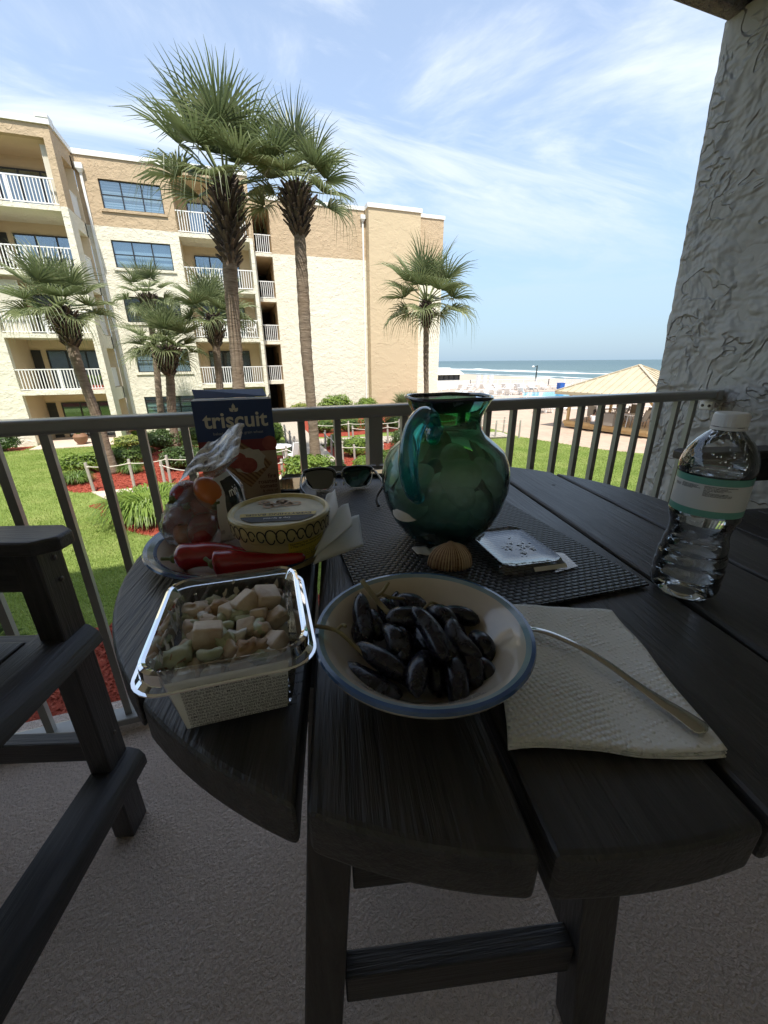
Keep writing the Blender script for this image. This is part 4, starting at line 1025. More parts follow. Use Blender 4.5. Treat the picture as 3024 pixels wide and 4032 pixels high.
for y in (-.24, .24): MB().box(-.33, .33, y-.03, y+.03, TOP-.085, TOP-.041).build('batten', lum_x, tb)
def pol(az, r): a_ = R_(az + 12.5); return Vector((r*math.cos(a_), r*math.sin(a_), 0))   # azimuths in scene terms
LEGAZ = (31, 121, 211, 301)
rl_ = lambda z: .347 - .108*z
for az_ in LEGAZ:
    a_, b_ = pol(az_, rl_(0)), pol(az_, rl_(.86)) + Vector((0, 0, .86))
    MB().bar(a_, b_, .062, .062, up=pol(az_-45, 1)).build('leg', lum_z, tb, bevel=.004)
for z, hh, ww in ((.235, .075, .036), (.50, .07, .034), (.83, .06, .034)):
    for k in range(4):
        a_, b_ = pol(LEGAZ[k], rl_(z)-.002), pol(LEGAZ[(k+1) % 4], rl_(z)-.002); d = (b_-a_).normalized()
        if z > .8 or z < .3 or k == 2:
            MB().bar(a_ + d*.033 + Vector((0,0,z)), b_ - d*.033 + Vector((0,0,z)), ww, hh).build('stretcher', lum_x, tb, bevel=.003)

def make_barchair(label):
    t = thing('bar_chair', label, 'chair', group='counter-height armchairs at the table')
    W, D, SZ = .275, .235, .648
    for sg in (-1, 1):
        MB().box(D-.026, D+.026, sg*W-.034, sg*W+.034, 0, .853).build('leg', lum_z, t, bevel=.004)
        MB().bar((-D-.03, sg*W, 0), (-D-.08, sg*W, 1.16), .045, .06, up=(0,1,0)).build('leg', lum_z, t, bevel=.004)
        arm = MB().prism([(-D-.09, sg*W-.047), (D+.035, sg*W-.047), (D+.07, sg*W-.02), (D+.07, sg*W+.02), (D+.035, sg*W+.047), (-D-.09, sg*W+.047)], .853, .884).build('armrest', lum_x, t, bevel=.006, seg=3)
        MB().bar((D-.03, sg*W, .80), (-D-.06, sg*W, .80), .032, .085).build('arm_rail', lum_x, t, bevel=.003)
        MB().bar((D-.03, sg*W, .585), (-D-.04, sg*W, .585), .03, .09).build('seat_rail', lum_x, t, bevel=.003)
        MB().bar((D-.03, sg*W, .30), (-D-.03, sg*W, .30), .036, .062).build('side_stretcher', lum_x, t, bevel=.004)
        for zz_ in (.775, .825): MB().ball((D+.027, sg*W+.008, zz_), .003, .006, .006, 8, 5).build('screw', MATS['bolt_steel'], t)
        MB().ball((D+.027, sg*W+.012, .33), .003, .006, .006, 8, 5).build('screw', MATS['bolt_steel'], t)
    n_ = 6
    for k in range(n_-1):
        x0 = -D + k*(2*D-.045)/(n_-1); MB().box(x0, x0+(2*D-.045)/(n_-1)-.008, -W+.036, W-.036, SZ-.028, SZ - .004*math.sin(k)).build('seat_slat', lum_y, t, bevel=.004)
    # rounded front slat and foot rail
    rows = []
    for y in (-W-.03, W+.03):
        rows.append([Vector((D-.05, y, SZ-.03)), Vector((D-.05, y, SZ+.0)), Vector((D+.005, y, SZ+.003)), Vector((D+.035, y, SZ-.006)), Vector((D+.052, y, SZ-.024)), Vector((D+.056, y, SZ-.05)), Vector((D+.03, y, SZ-.055)), Vector((D+.028, y, SZ-.032))])
    MB().rings(rows, True, True, True).build('front_slat', lum_y, t, smooth=40)
    rows = []
    for y in (-W-.036, W+.036):
        rows.append([Vector((D-.026, y, .192)), Vector((D-.026, y, .245)), Vector((D+.03, y, .25)), Vector((D+.055, y, .24)), Vector((D+.066, y, .22)), Vector((D+.066, y, .192))])
    MB().rings(rows, True, True, True).build('foot_rail', lum_y, t, smooth=40)
    for k in range(5):
        y = -.19 + .095*k; MB().bar((-D-.035, y, .67), (-D-.075, y, 1.10), .08, .022, up=(1,0,0)).build('back_slat', lum_z, t, bevel=.003)
    MB().bar((-D-.075, -W-.02, 1.135), (-D-.075, W+.02, 1.135), .03, .075).build('top_rail', lum_y, t, bevel=.006)
    MB().bar((-D-.035, -W+.03, .68), (-D-.035, W-.03, .68), .03, .06).build('lower_back_rail', lum_y, t)
    return t
c1 = make_barchair('dark slatted counter-height armchair beside the railing, pulled back from the table')
def place_chair(c, legxy, side, rz):
    """put the front leg on the given side at a scene point"""
    fx = Vector((math.cos(rz), math.sin(rz), 0)); fy = Vector((-fx.y, fx.x, 0))
    c.location = Vector((*legxy, 0)) - fx*.235 - fy*.275*side; c.rotation_euler = (0, 0, rz)
place_chair(c1, (-.430, .925), 1, R_(-17.3))
c2 = copy_tree(c1); c2['label'] = 'dark slatted armchair against the stucco wall behind the water bottle'
place_chair(c2, (1.575, 1.00), -1, R_(167))
# ------------------------------------------------------------------ things on the table
def curve_onto(mb, cx_, cy_, r, a0, z0, flip=False, rfn=None):
    """wrap flat lettering (x along, y up) round a vertical cylinder; text centre faces azimuth a0"""
    for i, p in enumerate(mb.v):
        rr = rfn(z0+p.y) if rfn else r
        a_ = a0 + p.x/r; mb.v[i] = Vector((cx_ + rr*math.cos(a_), cy_ + rr*math.sin(a_), z0 + p.y))
    return mb
ink = mat('ink_black', (.02, .02, .022), .6); ink_w = mat('print_white', (.78, .76, .72), .55)
# placemat: woven vinyl
m_, t_, o_ = newmat('woven_vinyl'); p_ = t_.n('BsdfPrincipled', Roughness=.42); tcn = t_.n('TexCoord'); sp_ = t_.n('SeparateXYZ', i0=(tcn, 'Object'))
PX, PY = .0098, .0062
ui = t_.math('DIVIDE', (sp_, 0), PX); vi = t_.math('DIVIDE', (sp_, 1), PY)
par = t_.math('MODULO', t_.math('ABSOLUTE', t_.math('FLOOR', vi)), 2.0)
uo = t_.math('ADD', ui, t_.math('MULTIPLY', par, .5))
fu = t_.math('FRACT', uo); fv = t_.math('FRACT', vi)
su = t_.math('SINE', t_.math('MULTIPLY', fu, math.pi)); sv = t_.math('SINE', t_.math('MULTIPLY', fv, math.pi))
hh_ = t_.math('MULTIPLY', t_.math('POWER', su, .6), t_.math('POWER', sv, .5))
t_.set(p_, 'Normal', t_.n('Bump', Strength=1., Distance=.0022, Height=hh_))
t_.set(p_, 'Base Color', t_.mix(t_.ramp(hh_, ((.25, 0), (.6, 1))), (.008, .008, .010), (.045, .046, .052))); t_.set(o_, 0, p_)
pm = MB().sheet(lambda u, v: Vector((lerp(-.168, .168, u), lerp(-.243, .243, v), TOP+.0035 + .0006*math.sin(u*9)*math.sin(v*7))), 24, 30).build('placemat', MATS['woven_vinyl'], solid=.003)
pm.location = (.2785, .537, 0); pm.rotation_euler = (0, 0, R_(-3.6))
tag(pm, 'rectangular black woven vinyl placemat lying across the table planks', 'placemat')
MT = TOP + .0055

# ---- stoneware
cream_m = mat('stoneware', (.64, .59, .52), .18, var=.05, vs=30, coat=.5); inner_m = mat('stoneware_inner', (.50, .43, .35), .16, var=.07, vs=18, coat=.6)
blue_m = mat('blue_glaze', (.025, .06, .15), .15, col2=(.05, .11, .24), vs=22, coat=.6); teal_m = mat('teal_glaze', (.16, .24, .28), .15, col2=(.28, .33, .34), vs=30, coat=.6)
def bowl(name, c, prof, bands, label, cat):
    """prof: outer foot -> rim -> inner centre; bands: (i0,i1,matindex)"""
    t = thing(name, label, cat, c); n_ = len(prof)
    for nm, i0, i1, m in bands:
        MB().lathe(prof[i0:i1+1], 96, c).build(nm, m, t, smooth=50)
    return t
BX, BYc, BR = .1203, .2500, .0895
bo = [(0, .004), (.030, .004), (.034, .0), (.043, .0), (.045, .004), (.050, .010), (.064, .022), (.078, .034), (.0845, .040), (.0880, .0425), (.0893, .0455),
      (.0885, .0480), (.0855, .0482), (.0815, .0462), (.0785, .0442), (.0755, .0415), (.068, .034), (.056, .0215), (.044, .0125), (.028, .0085), (0, .0075)]
bw_ = bowl('bowl', (BX, BYc, TOP), bo, (('body', 0, 8, cream_m), ('rim_underside', 8, 10, cream_m), ('rim_edge', 10, 11, blue_m), ('blue_band', 11, 12, blue_m), ('teal_band', 12, 13, teal_m), ('pale_band', 13, 15, inner_m), ('inside', 15, 20, inner_m)), 'beige stoneware bowl with a blue rim holding long dark grapes', 'bowl')
PX_, PYc, PR = -.0166, .5630, .130
po = [(0, .003), (.066, .003), (.070, 0), (.078, 0), (.080, .003), (.100, .010), (.122, .0165), (.1285, .0185), (.130, .0205), (.1285, .0225), (.1235, .0215), (.117, .0195), (.113, .0180), (.098, .0115), (.082, .0062), (.060, .0055), (0, .0055)]
bowl('plate', (PX_, PYc, TOP), po, (('body', 0, 7, cream_m), ('blue_band', 7, 10, blue_m), ('teal_band', 10, 11, teal_m), ('thin_blue_ring', 11, 12, blue_m), ('inside', 12, 16, inner_m)), 'beige stoneware plate with a blue rim under the dip tub and red peppers', 'plate')

# ---- grapes
m_, t_, o_ = newmat('grape_skin'); p_ = t_.n('BsdfPrincipled'); tcn = t_.n('TexCoord'); g_ = t_.n('NewGeometry')
nb_ = t_.noise((g_, 'Position'), 95, 5, .68, .4); nb2 = t_.noise((g_, 'Position'), 28, 3)
bl_ = t_.math('MULTIPLY', t_.ramp(nb_, ((.47, 0), (.66, 1))), t_.ramp(nb2, ((.42, .1), (.62, .9))))
t_.set(p_, 'Base Color', t_.mix(bl_, (.011, .010, .018), (.085, .095, .135))); t_.set(p_, 'Roughness', t_.math('ADD', .24, t_.math('MULTIPLY', bl_, .4)))
t_.set(p_, 'Normal', t_.n('Bump', Strength=.35, Distance=.0012, Height=t_.noise((g_, 'Position'), 120, 3))); t_.set(o_, 0, p_)
stalk_m = mat('grape_stalk', (.16, .12, .06), .7, col2=(.28, .24, .12), vs=60, bump=.4, bs=200, bdist=.001)
gb = thing('grape_bunch', 'bunch of long black grapes with woody stalks in the beige bowl', 'grapes', (BX, BYc, TOP+.009))
def grape_mesh(L_, r, bend, seed):
    rn = random.Random(seed); mb = MB(); n_ = 11; pts_ = []; rr = []
    for k in range(n_+1):
        u = k/n_; x = (u-.5)*L_; pts_.append((x, bend*L_*(u-.5)**2*2.2 - bend*L_*.2, 0))
        s_ = math.sin(math.pi*min(max(u, .0), 1.))**.42 if 0 < u < 1 else .02
        rr.append(r*max(.12, s_)*(1+.05*math.sin(u*7+seed)))
    mb.tube(pts_, rr, 14); return mb.mesh('grape', MATS['grape_skin'], smooth=True)
GM = [grape_mesh(L_, r, b_, k) for k, (L_, r, b_) in enumerate(((.044, .0086, .25), (.049, .0092, .12), (.041, .0085, .35), (.034, .0088, .05), (.052, .0096, .2)))]
random.seed(5)
# dx, dy from the bowl centre, height, azimuth, length of each grape
GRAPES = [(-.0403, .038, .040, -99, .050), (-.0083, .015, .048, -12, .0360), (.0007, -.013, .050, -84, .0502), (-.0413, -.014, .037, -57, .0513), (-.0523, -.024, .026, -55, .051), (-.0163, -.033, .034, 53, .0486), (.0077, -.046, .027, -111, .0472), (.0257, -.019, .041, -78, .040),
          (.0487, .021, .032, -45, .036), (.0107, .047, .037, -53, .034), (.0247, .009, .041, -69, .036), (.0257, -.035, .028, -104, .038), (-.0263, .000, .040, -90, .033), (-.0303, .035, .032, -90, .034), (.0477, -.017, .026, -92, .034), (-.0203, -.006, .038, -104, .034), (-.0153, .045, .034, -92, .035),
          (.0007, .052, .032, -86, .032), (.0117, -.022, .036, -95, .0361), (.0337, -.036, .022, -63, .034), (-.0433, .030, .026, -93, .0371), (-.0033, -.028, .022, -92, .035), (-.0283, -.017, .020, -45, .034), (.0197, .040, .030, -78, .034),
          (.006, .014, .022, 90, .044), (.026, .000, .018, 40, .042), (-.024, .006, .018, 60, .044), (.010, -.016, .016, 130, .042), (.022, .024, .020, 10, .042), (-.006, .030, .026, 20, .04), (.038, .004, .024, 70, .038)]
for k, (x, y, z, az_, L_) in enumerate(GRAPES):
    el = -20 if -120 < az_ < -65 else -4; s_ = L_/.046; sr = random.uniform(.96, 1.08)
    link('grape', GM[k % 5], gb, (BX+x, BYc+y, TOP+z), (random.uniform(-3, 3), -R_(el), R_(az_)), (s_*.046/(.044, .049, .041, .034, .052)[k % 5], sr, sr))
def stalk(pts_, r=.0013): MB().tube(catm([Vector((BX+p[0], BYc+p[1], TOP+p[2])) for p in pts_], 5), [r*1.0]*0 or r, 7).build('stalk', stalk_m, gb, smooth=True)
stalk([(-.0353, .057, .066), (-.0293, .041, .058), (-.0223, .027, .050), (-.014, .010, .046)], .0024)
stalk([(-.0293, .041, .058), (-.0203, .047, .055), (-.0103, .055, .060)], .0016)
stalk([(-.0203, .047, .055), (-.010, .048, .048), (.004, .050, .042)], .0014)
stalk([(-.0853, .023, .053), (-.0693, .015, .050), (-.0583, .002, .042), (-.050, -.010, .036)], .0018)
stalk([(-.0693, .015, .050), (-.064, .018, .052), (-.062, .014, .053)], .0014)
stalk([(.010, .022, .046), (.022, .028, .048), (.032, .022, .042)], .0012)

# ---- clear salad box
clear_m = film('clear_plastic', (.97, .975, .98), 1.5, .04, milky=.006, bump=.15, bs=60)
label_m = mat('paper_label', (.72, .71, .68), .7, var=.03, vs=60)
def rrect(hx, hy, r, n_=7):
    out = []
    for cx_, cy_, a0 in ((hx-r, hy-r, 0), (-hx+r, hy-r, 90), (-hx+r, -hy+r, 180), (hx-r, -hy+r, 270)):
        for k in range(n_+1): a_ = R_(a0 + 90*k/n_); out.append((cx_+r*math.cos(a_), cy_+r*math.sin(a_)))
    return out
SX, SY, SRZ = -.0270, .296, R_(-3)
sb_ = thing('salad_box', 'open clear plastic deli box of chicken salad with a printed white label', 'container', (SX, SY, TOP), SRZ)
def rloop(hx, hy, r, z, flute=0., dx=0., dy=0.): 
    q = rrect(hx, hy, r); return [Vector((x*(1+flute*((k % 2)*2-1)*.012)+dx, y*(1+flute*((k % 2)*2-1)*.012)+dy, z)) for k, (x, y) in enumerate(q)]
mb = MB().rings([rloop(.034, .040, .010, .004), rloop(.038, .044, .012, .001), rloop(.041, .047, .013, .004), rloop(.0445, .052, .014, .030, 0), rloop(.048, .056, .015, .060)], True, True, False)
mb.build('tub', clear_m, sb_, smooth=35)
mb = MB().rings([rloop(.048, .056, .015, .0602), rloop(.0495, .0575, .016, .064), rloop(.0515, .0595, .017, .0685), rloop(.0535, .0615, .018, .0695), rloop(.0555, .0635, .019, .0685), rloop(.0565, .0645, .020, .060), rloop(.059, .067, .021, .0575), rloop(.061, .069, .022, .0575), rloop(.061, .069, .022, .0565)], True)
mb.build('rim', film('clear_rim', (.95, .96, .97), 1.5, .05, milky=.02), sb_, smooth=35)
for k in range(9):     # moulded flutes on the far and side walls
    x = -.032+.008*k; MB().bar((x, .0475, .008), (x*1.12, .0552, .056), .0025, .0012, up=(0,1,0)).build('flute', clear_m, sb_)
# label wraps the near wall
lw = lambda u, v: Vector((lerp(-.038, .038, u)*lerp(.93, 1.05, v), lerp(-.0478, -.0560, v) - .0012, lerp(.006, .056, v)))
MB().sheet(lw, 8, 6).build('label', label_m, sb_)
LT = """WATER,SALT,MALTODEXTRIN,
SUGAR, SODIUM PHOSPHATE, FLAVOR,
CHICKEN BROTH(COATED W/BROWN SUGAR,CARROT
ONION, SEA SALT, MALTODEXTRIN, DEXTROSE,
SPICES,GARLIC,CHICKEN BROTH,2% OR LESS OF
CELERY,NATURAL FLAVOR,CARROT POWDER,FLAVOR
IND PARSLEY),SALAD KIT(CELERY,MAYONNAISE
(SOYBEAN OIL,WHOLE EGGS,DISTILLED VINEGAR,
WATER,EGG YOLKS,LESS THAN 2% OF SUGAR,SALT
LEMON JUICE(FROM CONCENTRATE),NATURAL FLAV
OR,CALCIUM DISODIUM EDTA USED TO PROTECT
QUALITY) OLEORESIN PAPRIKA), CRANBERRIES
(CRANBERRIES,SUGAR,SUNFLOWER OIL),GOLDEN"""
tx = text_mb(LT, .0033, align='LEFT', bold=.00003)
for i, p in enumerate(tx.v): tx.v[i] = Vector((p.x-.032, lerp(-.0478, -.0560, (p.y+.0475)/.05)-.0018, p.y+.0475)) if 1 else p
tx.build('lettering', ink, sb_)
# chicken, celery and dried fruit
chick = mat('chicken', (.50, .37, .26), .45, col2=(.68, .57, .45), vs=70, bump=.5, bs=160, bdist=.0015, sss=.05); celery = mat('celery', (.40, .43, .26), .4, col2=(.54, .54, .38), vs=60, sss=.05, coat=.2)
brownf = mat('browned', (.30, .17, .08), .5, col2=(.48, .32, .18), vs=60, bump=.4, bs=150, bdist=.0015); mayo = mat('mayonnaise', (.66, .62, .54), .3, bump=.3, bs=90, bdist=.001, coat=.2); darkgreen = mat('herb', (.10, .17, .05), .4, col2=(.2, .28, .1), vs=50)
cs = thing('chicken_salad', 'chunky chicken salad with celery and raisins in the clear box', 'food', (SX, SY, TOP+.008), SRZ)
MB().sheet(lambda u, v: Vector((lerp(-.042, .042, u), lerp(-.049, .049, v), .033 + .008*noise.noise(Vector((u*6, v*6, 1))))) , 20, 22).build('dressing', mayo, cs, smooth=True)
random.seed(9)
def rot3(): return Quaternion((random.uniform(-.35,.35), random.uniform(-.35,.35), random.uniform(-1.6,1.6))).to_matrix() if 0 else (Matrix.Rotation(random.uniform(0, 3.1), 3, 'Z') @ Matrix.Rotation(random.uniform(-.5, .5), 3, 'X') @ Matrix.Rotation(random.uniform(-.5, .5), 3, 'Y'))
spots = [(-.030, -.034, .034, .019), (-.013, -.040, .032, .014), (-.018, -.012, .049, .021), (.010, .022, .050, .020), (.027, .026, .051, .022), (-.004, .020, .047, .017), (.030, -.026, .040, .019), (.008, -.038, .036, .017), (.024, -.038, .036, .014), (-.032, .012, .042, .016), (.034, .004, .043, .017), (-.014, .036, .042, .015), (.016, .042, .044, .017), (-.030, .036, .040, .016), (.010, -.004, .044, .015), (-.002, -.024, .040, .014), (-.034, -.012, .038, .014), (.020, .008, .047, .015), (-.020, .010, .046, .013)]
for x, y, z, s_ in spots:
    q = rot3(); mb = MB().obox((x, y, z), (s_, s_*random.uniform(.7, .95), s_*random.uniform(.6, .9)), q)
    mb.build('chicken_chunk', chick, cs, bevel=.0022, seg=3, smooth=True)
for k in range(46):
    x, y = random.uniform(-.040, .040), random.uniform(-.047, .047); q = rot3(); z = random.uniform(.036, .047)
    m = random.choice((celery, celery, brownf, brownf, chick, mayo, mayo)); s_ = random.uniform(.004, .0085)
    nm = {id(celery): 'celery_piece', id(brownf): 'raisin', id(mayo): 'dressing_blob', id(chick): 'chicken_shred'}[id(m)]
    MB().ball((x, y, z), s_*1.5, s_, s_*.8 if m is not darkgreen else s_*.25, 10, 7, q, fn=lambda p: p*(1+.75*noise.noise(p*210+Vector((k, 0, 0))))).build(nm, m, cs, smooth=True)
for k in range(7):     # big curved celery slices
    x, y = random.uniform(-.03, .034), random.uniform(-.036, .03); a_ = random.uniform(0, 6)
    MB().tube(catm([Vector((x+.008*math.cos(a_+u), y+.008*math.sin(a_+u), .046)) for u in (0, .8, 1.6, 2.4)], 4), [.003]*2+[.0042]*9+[.003]*2, 8).build('celery_slice', celery, cs, smooth=True)
# dressing smeared on the plastic
random.seed(4); mb = MB()
for k in range(26):
    side = random.random(); z = random.uniform(.030, .056); f_ = lerp(.93, 1.0, (z-.03)/.03)
    u = random.uniform(-.8, .8)
    if side < .65: c_ = Vector((u*.044, .0535*f_+.0005, z)); ax, ay = Vector((1,0,.2)), Vector((.2,.12,1))
    else: c_ = Vector((-.0462*f_, u*.05, z)); ax, ay = Vector((0,1,.2)), Vector((-.12,.1,1))
    s_ = random.uniform(.0015, .0055); poly = []
    for j in range(9):
        a_ = j*2*math.pi/9; rr = s_*random.uniform(.35, 1.1); poly.append(c_ + ax.normalized()*rr*math.cos(a_)*.8 + ay.normalized()*rr*math.sin(a_)*1.5)
    mb.add(poly, [tuple(range(9))])
mb.build('dressing_smears', mayo, cs)['kind'] = 'stuff'

# ---- lid of the box on the mat
ld = thing('box_lid', 'clear plastic box lid lying upside down on the placemat', 'lid', (.3325, .4150, MT), R_(-6))
mb = MB().rings([rloop(.050, .066, .018, .0012), rloop(.050, .066, .018, .0005), rloop(.046, .062, .017, .0025), rloop(.0435, .0590, .016, .0075), rloop(.0420, .0575, .016, .0088), rloop(.0400, .0555, .015, .0078), rloop(.0385, .0540, .014, .0070), rloop(.020, .030, .006, .0068), rloop(.002, .003, .0005, .0068)], True, False, True)
mb.build('shell', film('clear_lid', (.95, .96, .97), 1.5, .05, milky=.012, bump=.08, bs=50), ld, smooth=35)
MB().add([Vector(p) for p in ((.018, -.073, .0016), (.056, -.066, .0016), (.062, -.030, .0016), (.050, -.022, .0016))], [(0,1,2,3)]).build('pull_tab', film('clear_tab', (.95,.95,.96), 1.5, .1, milky=.12), ld)
MB().sheet(lambda u, v: Vector((lerp(-.006, .040, u), lerp(-.0665, -.0625, v), .0022+.004*v)), 6, 1).build('tamper_strip', label_m, ld)
mb = MB(); random.seed(12)
for k in range(36):
    c_ = Vector((random.gauss(.004, .012), random.gauss(-.012, .016), .0076)); n_ = 7; s_ = random.uniform(.001, .0042)
    mb.add([c_ + Vector((s_*random.uniform(.4, 1.1)*math.cos(j*.9), s_*random.uniform(.4, 1.1)*math.sin(j*.9), random.uniform(0, .0003))) for j in range(n_)], [tuple(range(n_))])
mb.build('dressing_smears', film('wet_smear', (.8, .8, .8), 1.4, .2, milky=.45), ld)['kind'] = 'stuff'

# ---- glass jug full of shells
m_, t_, o_ = newmat('jug_glass'); tcn = t_.n('TexCoord'); sp_ = t_.n('SeparateXYZ', i0=(tcn, 'Object'))
ns = t_.noise(t_.mapping((tcn, 'Object'), (6, 6, 40)), 1.0, 4, .6, 1.2)
zz_ = t_.math('ADD', (sp_, 2), t_.math('MULTIPLY', t_.math('SUBTRACT', ns, .5), .06))
tint = t_.ramp(t_.math('DIVIDE', zz_, .2), ((.0, (.05, .22, .42)), (.12, (.22, .54, .62)), (.40, (.56, .82, .78)), (.64, (.52, .80, .68)), (.78, (.20, .58, .26)), (.92, (.08, .32, .15)), (1., (.08, .09, .11))))
tr_ = t_.n('BsdfTransparent', Color=(tint, 0)); gl_ = t_.n('BsdfGlossy', Roughness=.04, Color=(.85, .9, .9)); fr_ = t_.n('Fresnel', IOR=1.5)
bp_ = t_.n('Bump', Strength=.12, Distance=.004, Height=ns); t_.set(fr_, 'Normal', bp_); t_.set(gl_, 'Normal', bp_)
df_ = t_.n('BsdfDiffuse', Color=(tint, 0)); m0 = t_.n('MixShader', i0=.05); t_.set(m0, 1, tr_); t_.set(m0, 2, df_)
mx_ = t_.n('MixShader', i0=t_.math('ADD', t_.math('MULTIPLY', fr_, 1.3), .01, True)); t_.set(mx_, 1, m0); t_.set(mx_, 2, gl_); t_.set(o_, 0, mx_)
m_, t_, o_ = newmat('handle_glass'); p_ = t_.n('BsdfPrincipled', Roughness=.03); p_.inputs['Base Color'].default_value = (.03, .42, .58, 1); p_.inputs['Transmission Weight'].default_value = .75; p_.inputs['IOR'].default_value = 1.45; p_.inputs['Coat Weight'].default_value = 1.
tcn = t_.n('TexCoord'); t_.set(p_, 'Base Color', t_.mix(t_.ramp(t_.noise(t_.mapping((tcn, 'Object'), (30, 30, 12)), 1., 3), ((.4, 0), (.6, 1))), (.02, .30, .46), (.06, .58, .62))); t_.set(o_, 0, p_)
rim_m = mat('jug_rim', (.035, .03, .045), .08, coat=.8)
JX, JY = .2665, .4970
jg = thing('glass_jug', 'green and blue blown-glass jug with a curled handle, filled with seashells', 'jug', (JX, JY, MT))
jp = [(0, .006), (.030, .004), (.046, .001), (.052, .003), (.060, .011), (.074, .030), (.084, .052), (.0905, .078), (.0912, .096), (.0875, .114), (.080, .130), (.066, .142), (.054, .151), (.0475, .160), (.0455, .168), (.0465, .178), (.0510, .188), (.0560, .197), (.0575, .2015)]
MB().lathe(jp, 96, (JX, JY, MT)).build('body', MATS['jug_glass'], jg, smooth=True)
def lip(r, z, a_):
    d = abs((a_ - R_(35) + math.pi) % (2*math.pi) - math.pi); k = max(0, 1-d/.42); return (r + .010*k*k, z + .001*math.sin(3*a_) - .002*k)
MB().lathe([(.0570, .1995), (.0592, .2010), (.0598, .2030), (.0585, .2048), (.0560, .2045), (.0545, .2025), (.0552, .2003)], 96, (JX, JY, MT), fn=lip).build('rim', rim_m, jg, smooth=True)
hd = Vector((math.cos(R_(222)), math.sin(R_(222)), 0)); hs = Vector((-hd.y, hd.x, 0)); J0 = Vector((JX, JY, MT))
hp = catm([J0 + hd*.048 + Vector((0,0,.160)) , J0 + hd*.050 + Vector((0,0,.172)), J0 + hd*.062 + Vector((0,0,.182)), J0 + hd*.086 + Vector((0,0,.186)), J0 + hd*.112 + Vector((0,0,.172)), J0 + hd*.124 + Vector((0,0,.146)), J0 + hd*.120 + Vector((0,0,.118)), J0 + hd*.106 + Vector((0,0,.096)), J0 + hd*.092 + Vector((0,0,.086))], 6)
n_ = len(hp); MB().tube(hp, [.0085 + .0035*math.sin(math.pi*k/n_) + (.003 if k < 5 else 0) for k in range(n_)], 18).build('handle', MATS['handle_glass'], jg, smooth=True)
curl = catm([J0 + hd*.050 + Vector((0,0,.160)), J0 + hd*.060 + hs*.004 + Vector((0,0,.156)), J0 + hd*.066 + hs*.007 + Vector((0,0,.163)), J0 + hd*.060 + hs*.010 + Vector((0,0,.170))], 5)
MB().tube(curl, [.0095, .0095, .0092]+[.0088]*(len(curl)-6)+[.007, .005, .002], 14).build('handle_curl', MATS['handle_glass'], jg, smooth=True)
shell_m = mat('shell_white', (.72, .66, .58), .5, col2=(.84, .79, .72), vs=40, bump=.3, bs=110, bdist=.001)
def clam(seed, r=.026):
    rn = random.Random(seed)
    def f(u, v):
        a_ = lerp(-math.pi, math.pi, u); rr = r*v; ex = 1+.12*math.cos(a_); x = rr*math.cos(a_)*ex; y = rr*math.sin(a_)*.86
        z = r*.42*(1-v**2.2) + .0004*math.sin(v*46); return Vector((x + r*.18*(1-v), y, z))
    return MB().sheet(f, 28, 10).mesh('seashell', shell_m, smooth=True)
def jrad(z):
    for (r0, z0), (r1, z1) in zip(jp[1:], jp[2:]):
        if z0 <= z <= z1: return lerp(r0, r1, (z-z0)/(z1-z0+1e-9))
    return .045 if z < .02 else .05
CM = [clam(k, r) for k, r in enumerate((.024, .028, .021))]
random.seed(3)
k_ = 0
for lev, (z, n_, rad) in enumerate(((.022, 7, .040), (.044, 9, .060), (.066, 10, .068), (.088, 10, .070), (.108, 8, .062), (.125, 4, .040), (.050, 3, .02), (.085, 3, .02))):
    for j in range(n_):
        a_ = j*2*math.pi/n_ + lev*.9 + random.uniform(-.2, .2); me = random.choice(CM)
        zq = z + .006*(z < .05) + random.uniform(-.004, .004); rq = min(rad+.002, min(jrad(zq-.020), jrad(zq+.020)) - .011)
        p = J0 + Vector((rq*math.cos(a_), rq*math.sin(a_), zq))
        o = bpy.data.objects.new('seashell', me); COL.objects.link(o); o.location = p
        o.rotation_euler = (Matrix.Rotation(a_, 3, 'Z') @ Matrix.Rotation(R_(random.uniform(40, 95)), 3, 'Y') @ Matrix.Rotation(random.uniform(0, 6), 3, 'Z')).to_euler()
        tag(o, 'pale clam shell inside the glass jug', 'seashell', 'shells inside the glass jug')
# crumpled paper under the jug
o = MB().sheet(lambda u, v: Vector((lerp(.203, .268, u), .446 + .020*v - .012*math.sin(u*3), MT+.0012 + .0035*v*abs(math.sin(u*9)) + .0008*math.sin(u*29))), 24, 5).build('paper_scrap', label_m, smooth=True, solid=.0006)
base_at(o, (.23, .455, MT)); tag(o, 'crumpled strip of white paper at the foot of the glass jug', 'paper')

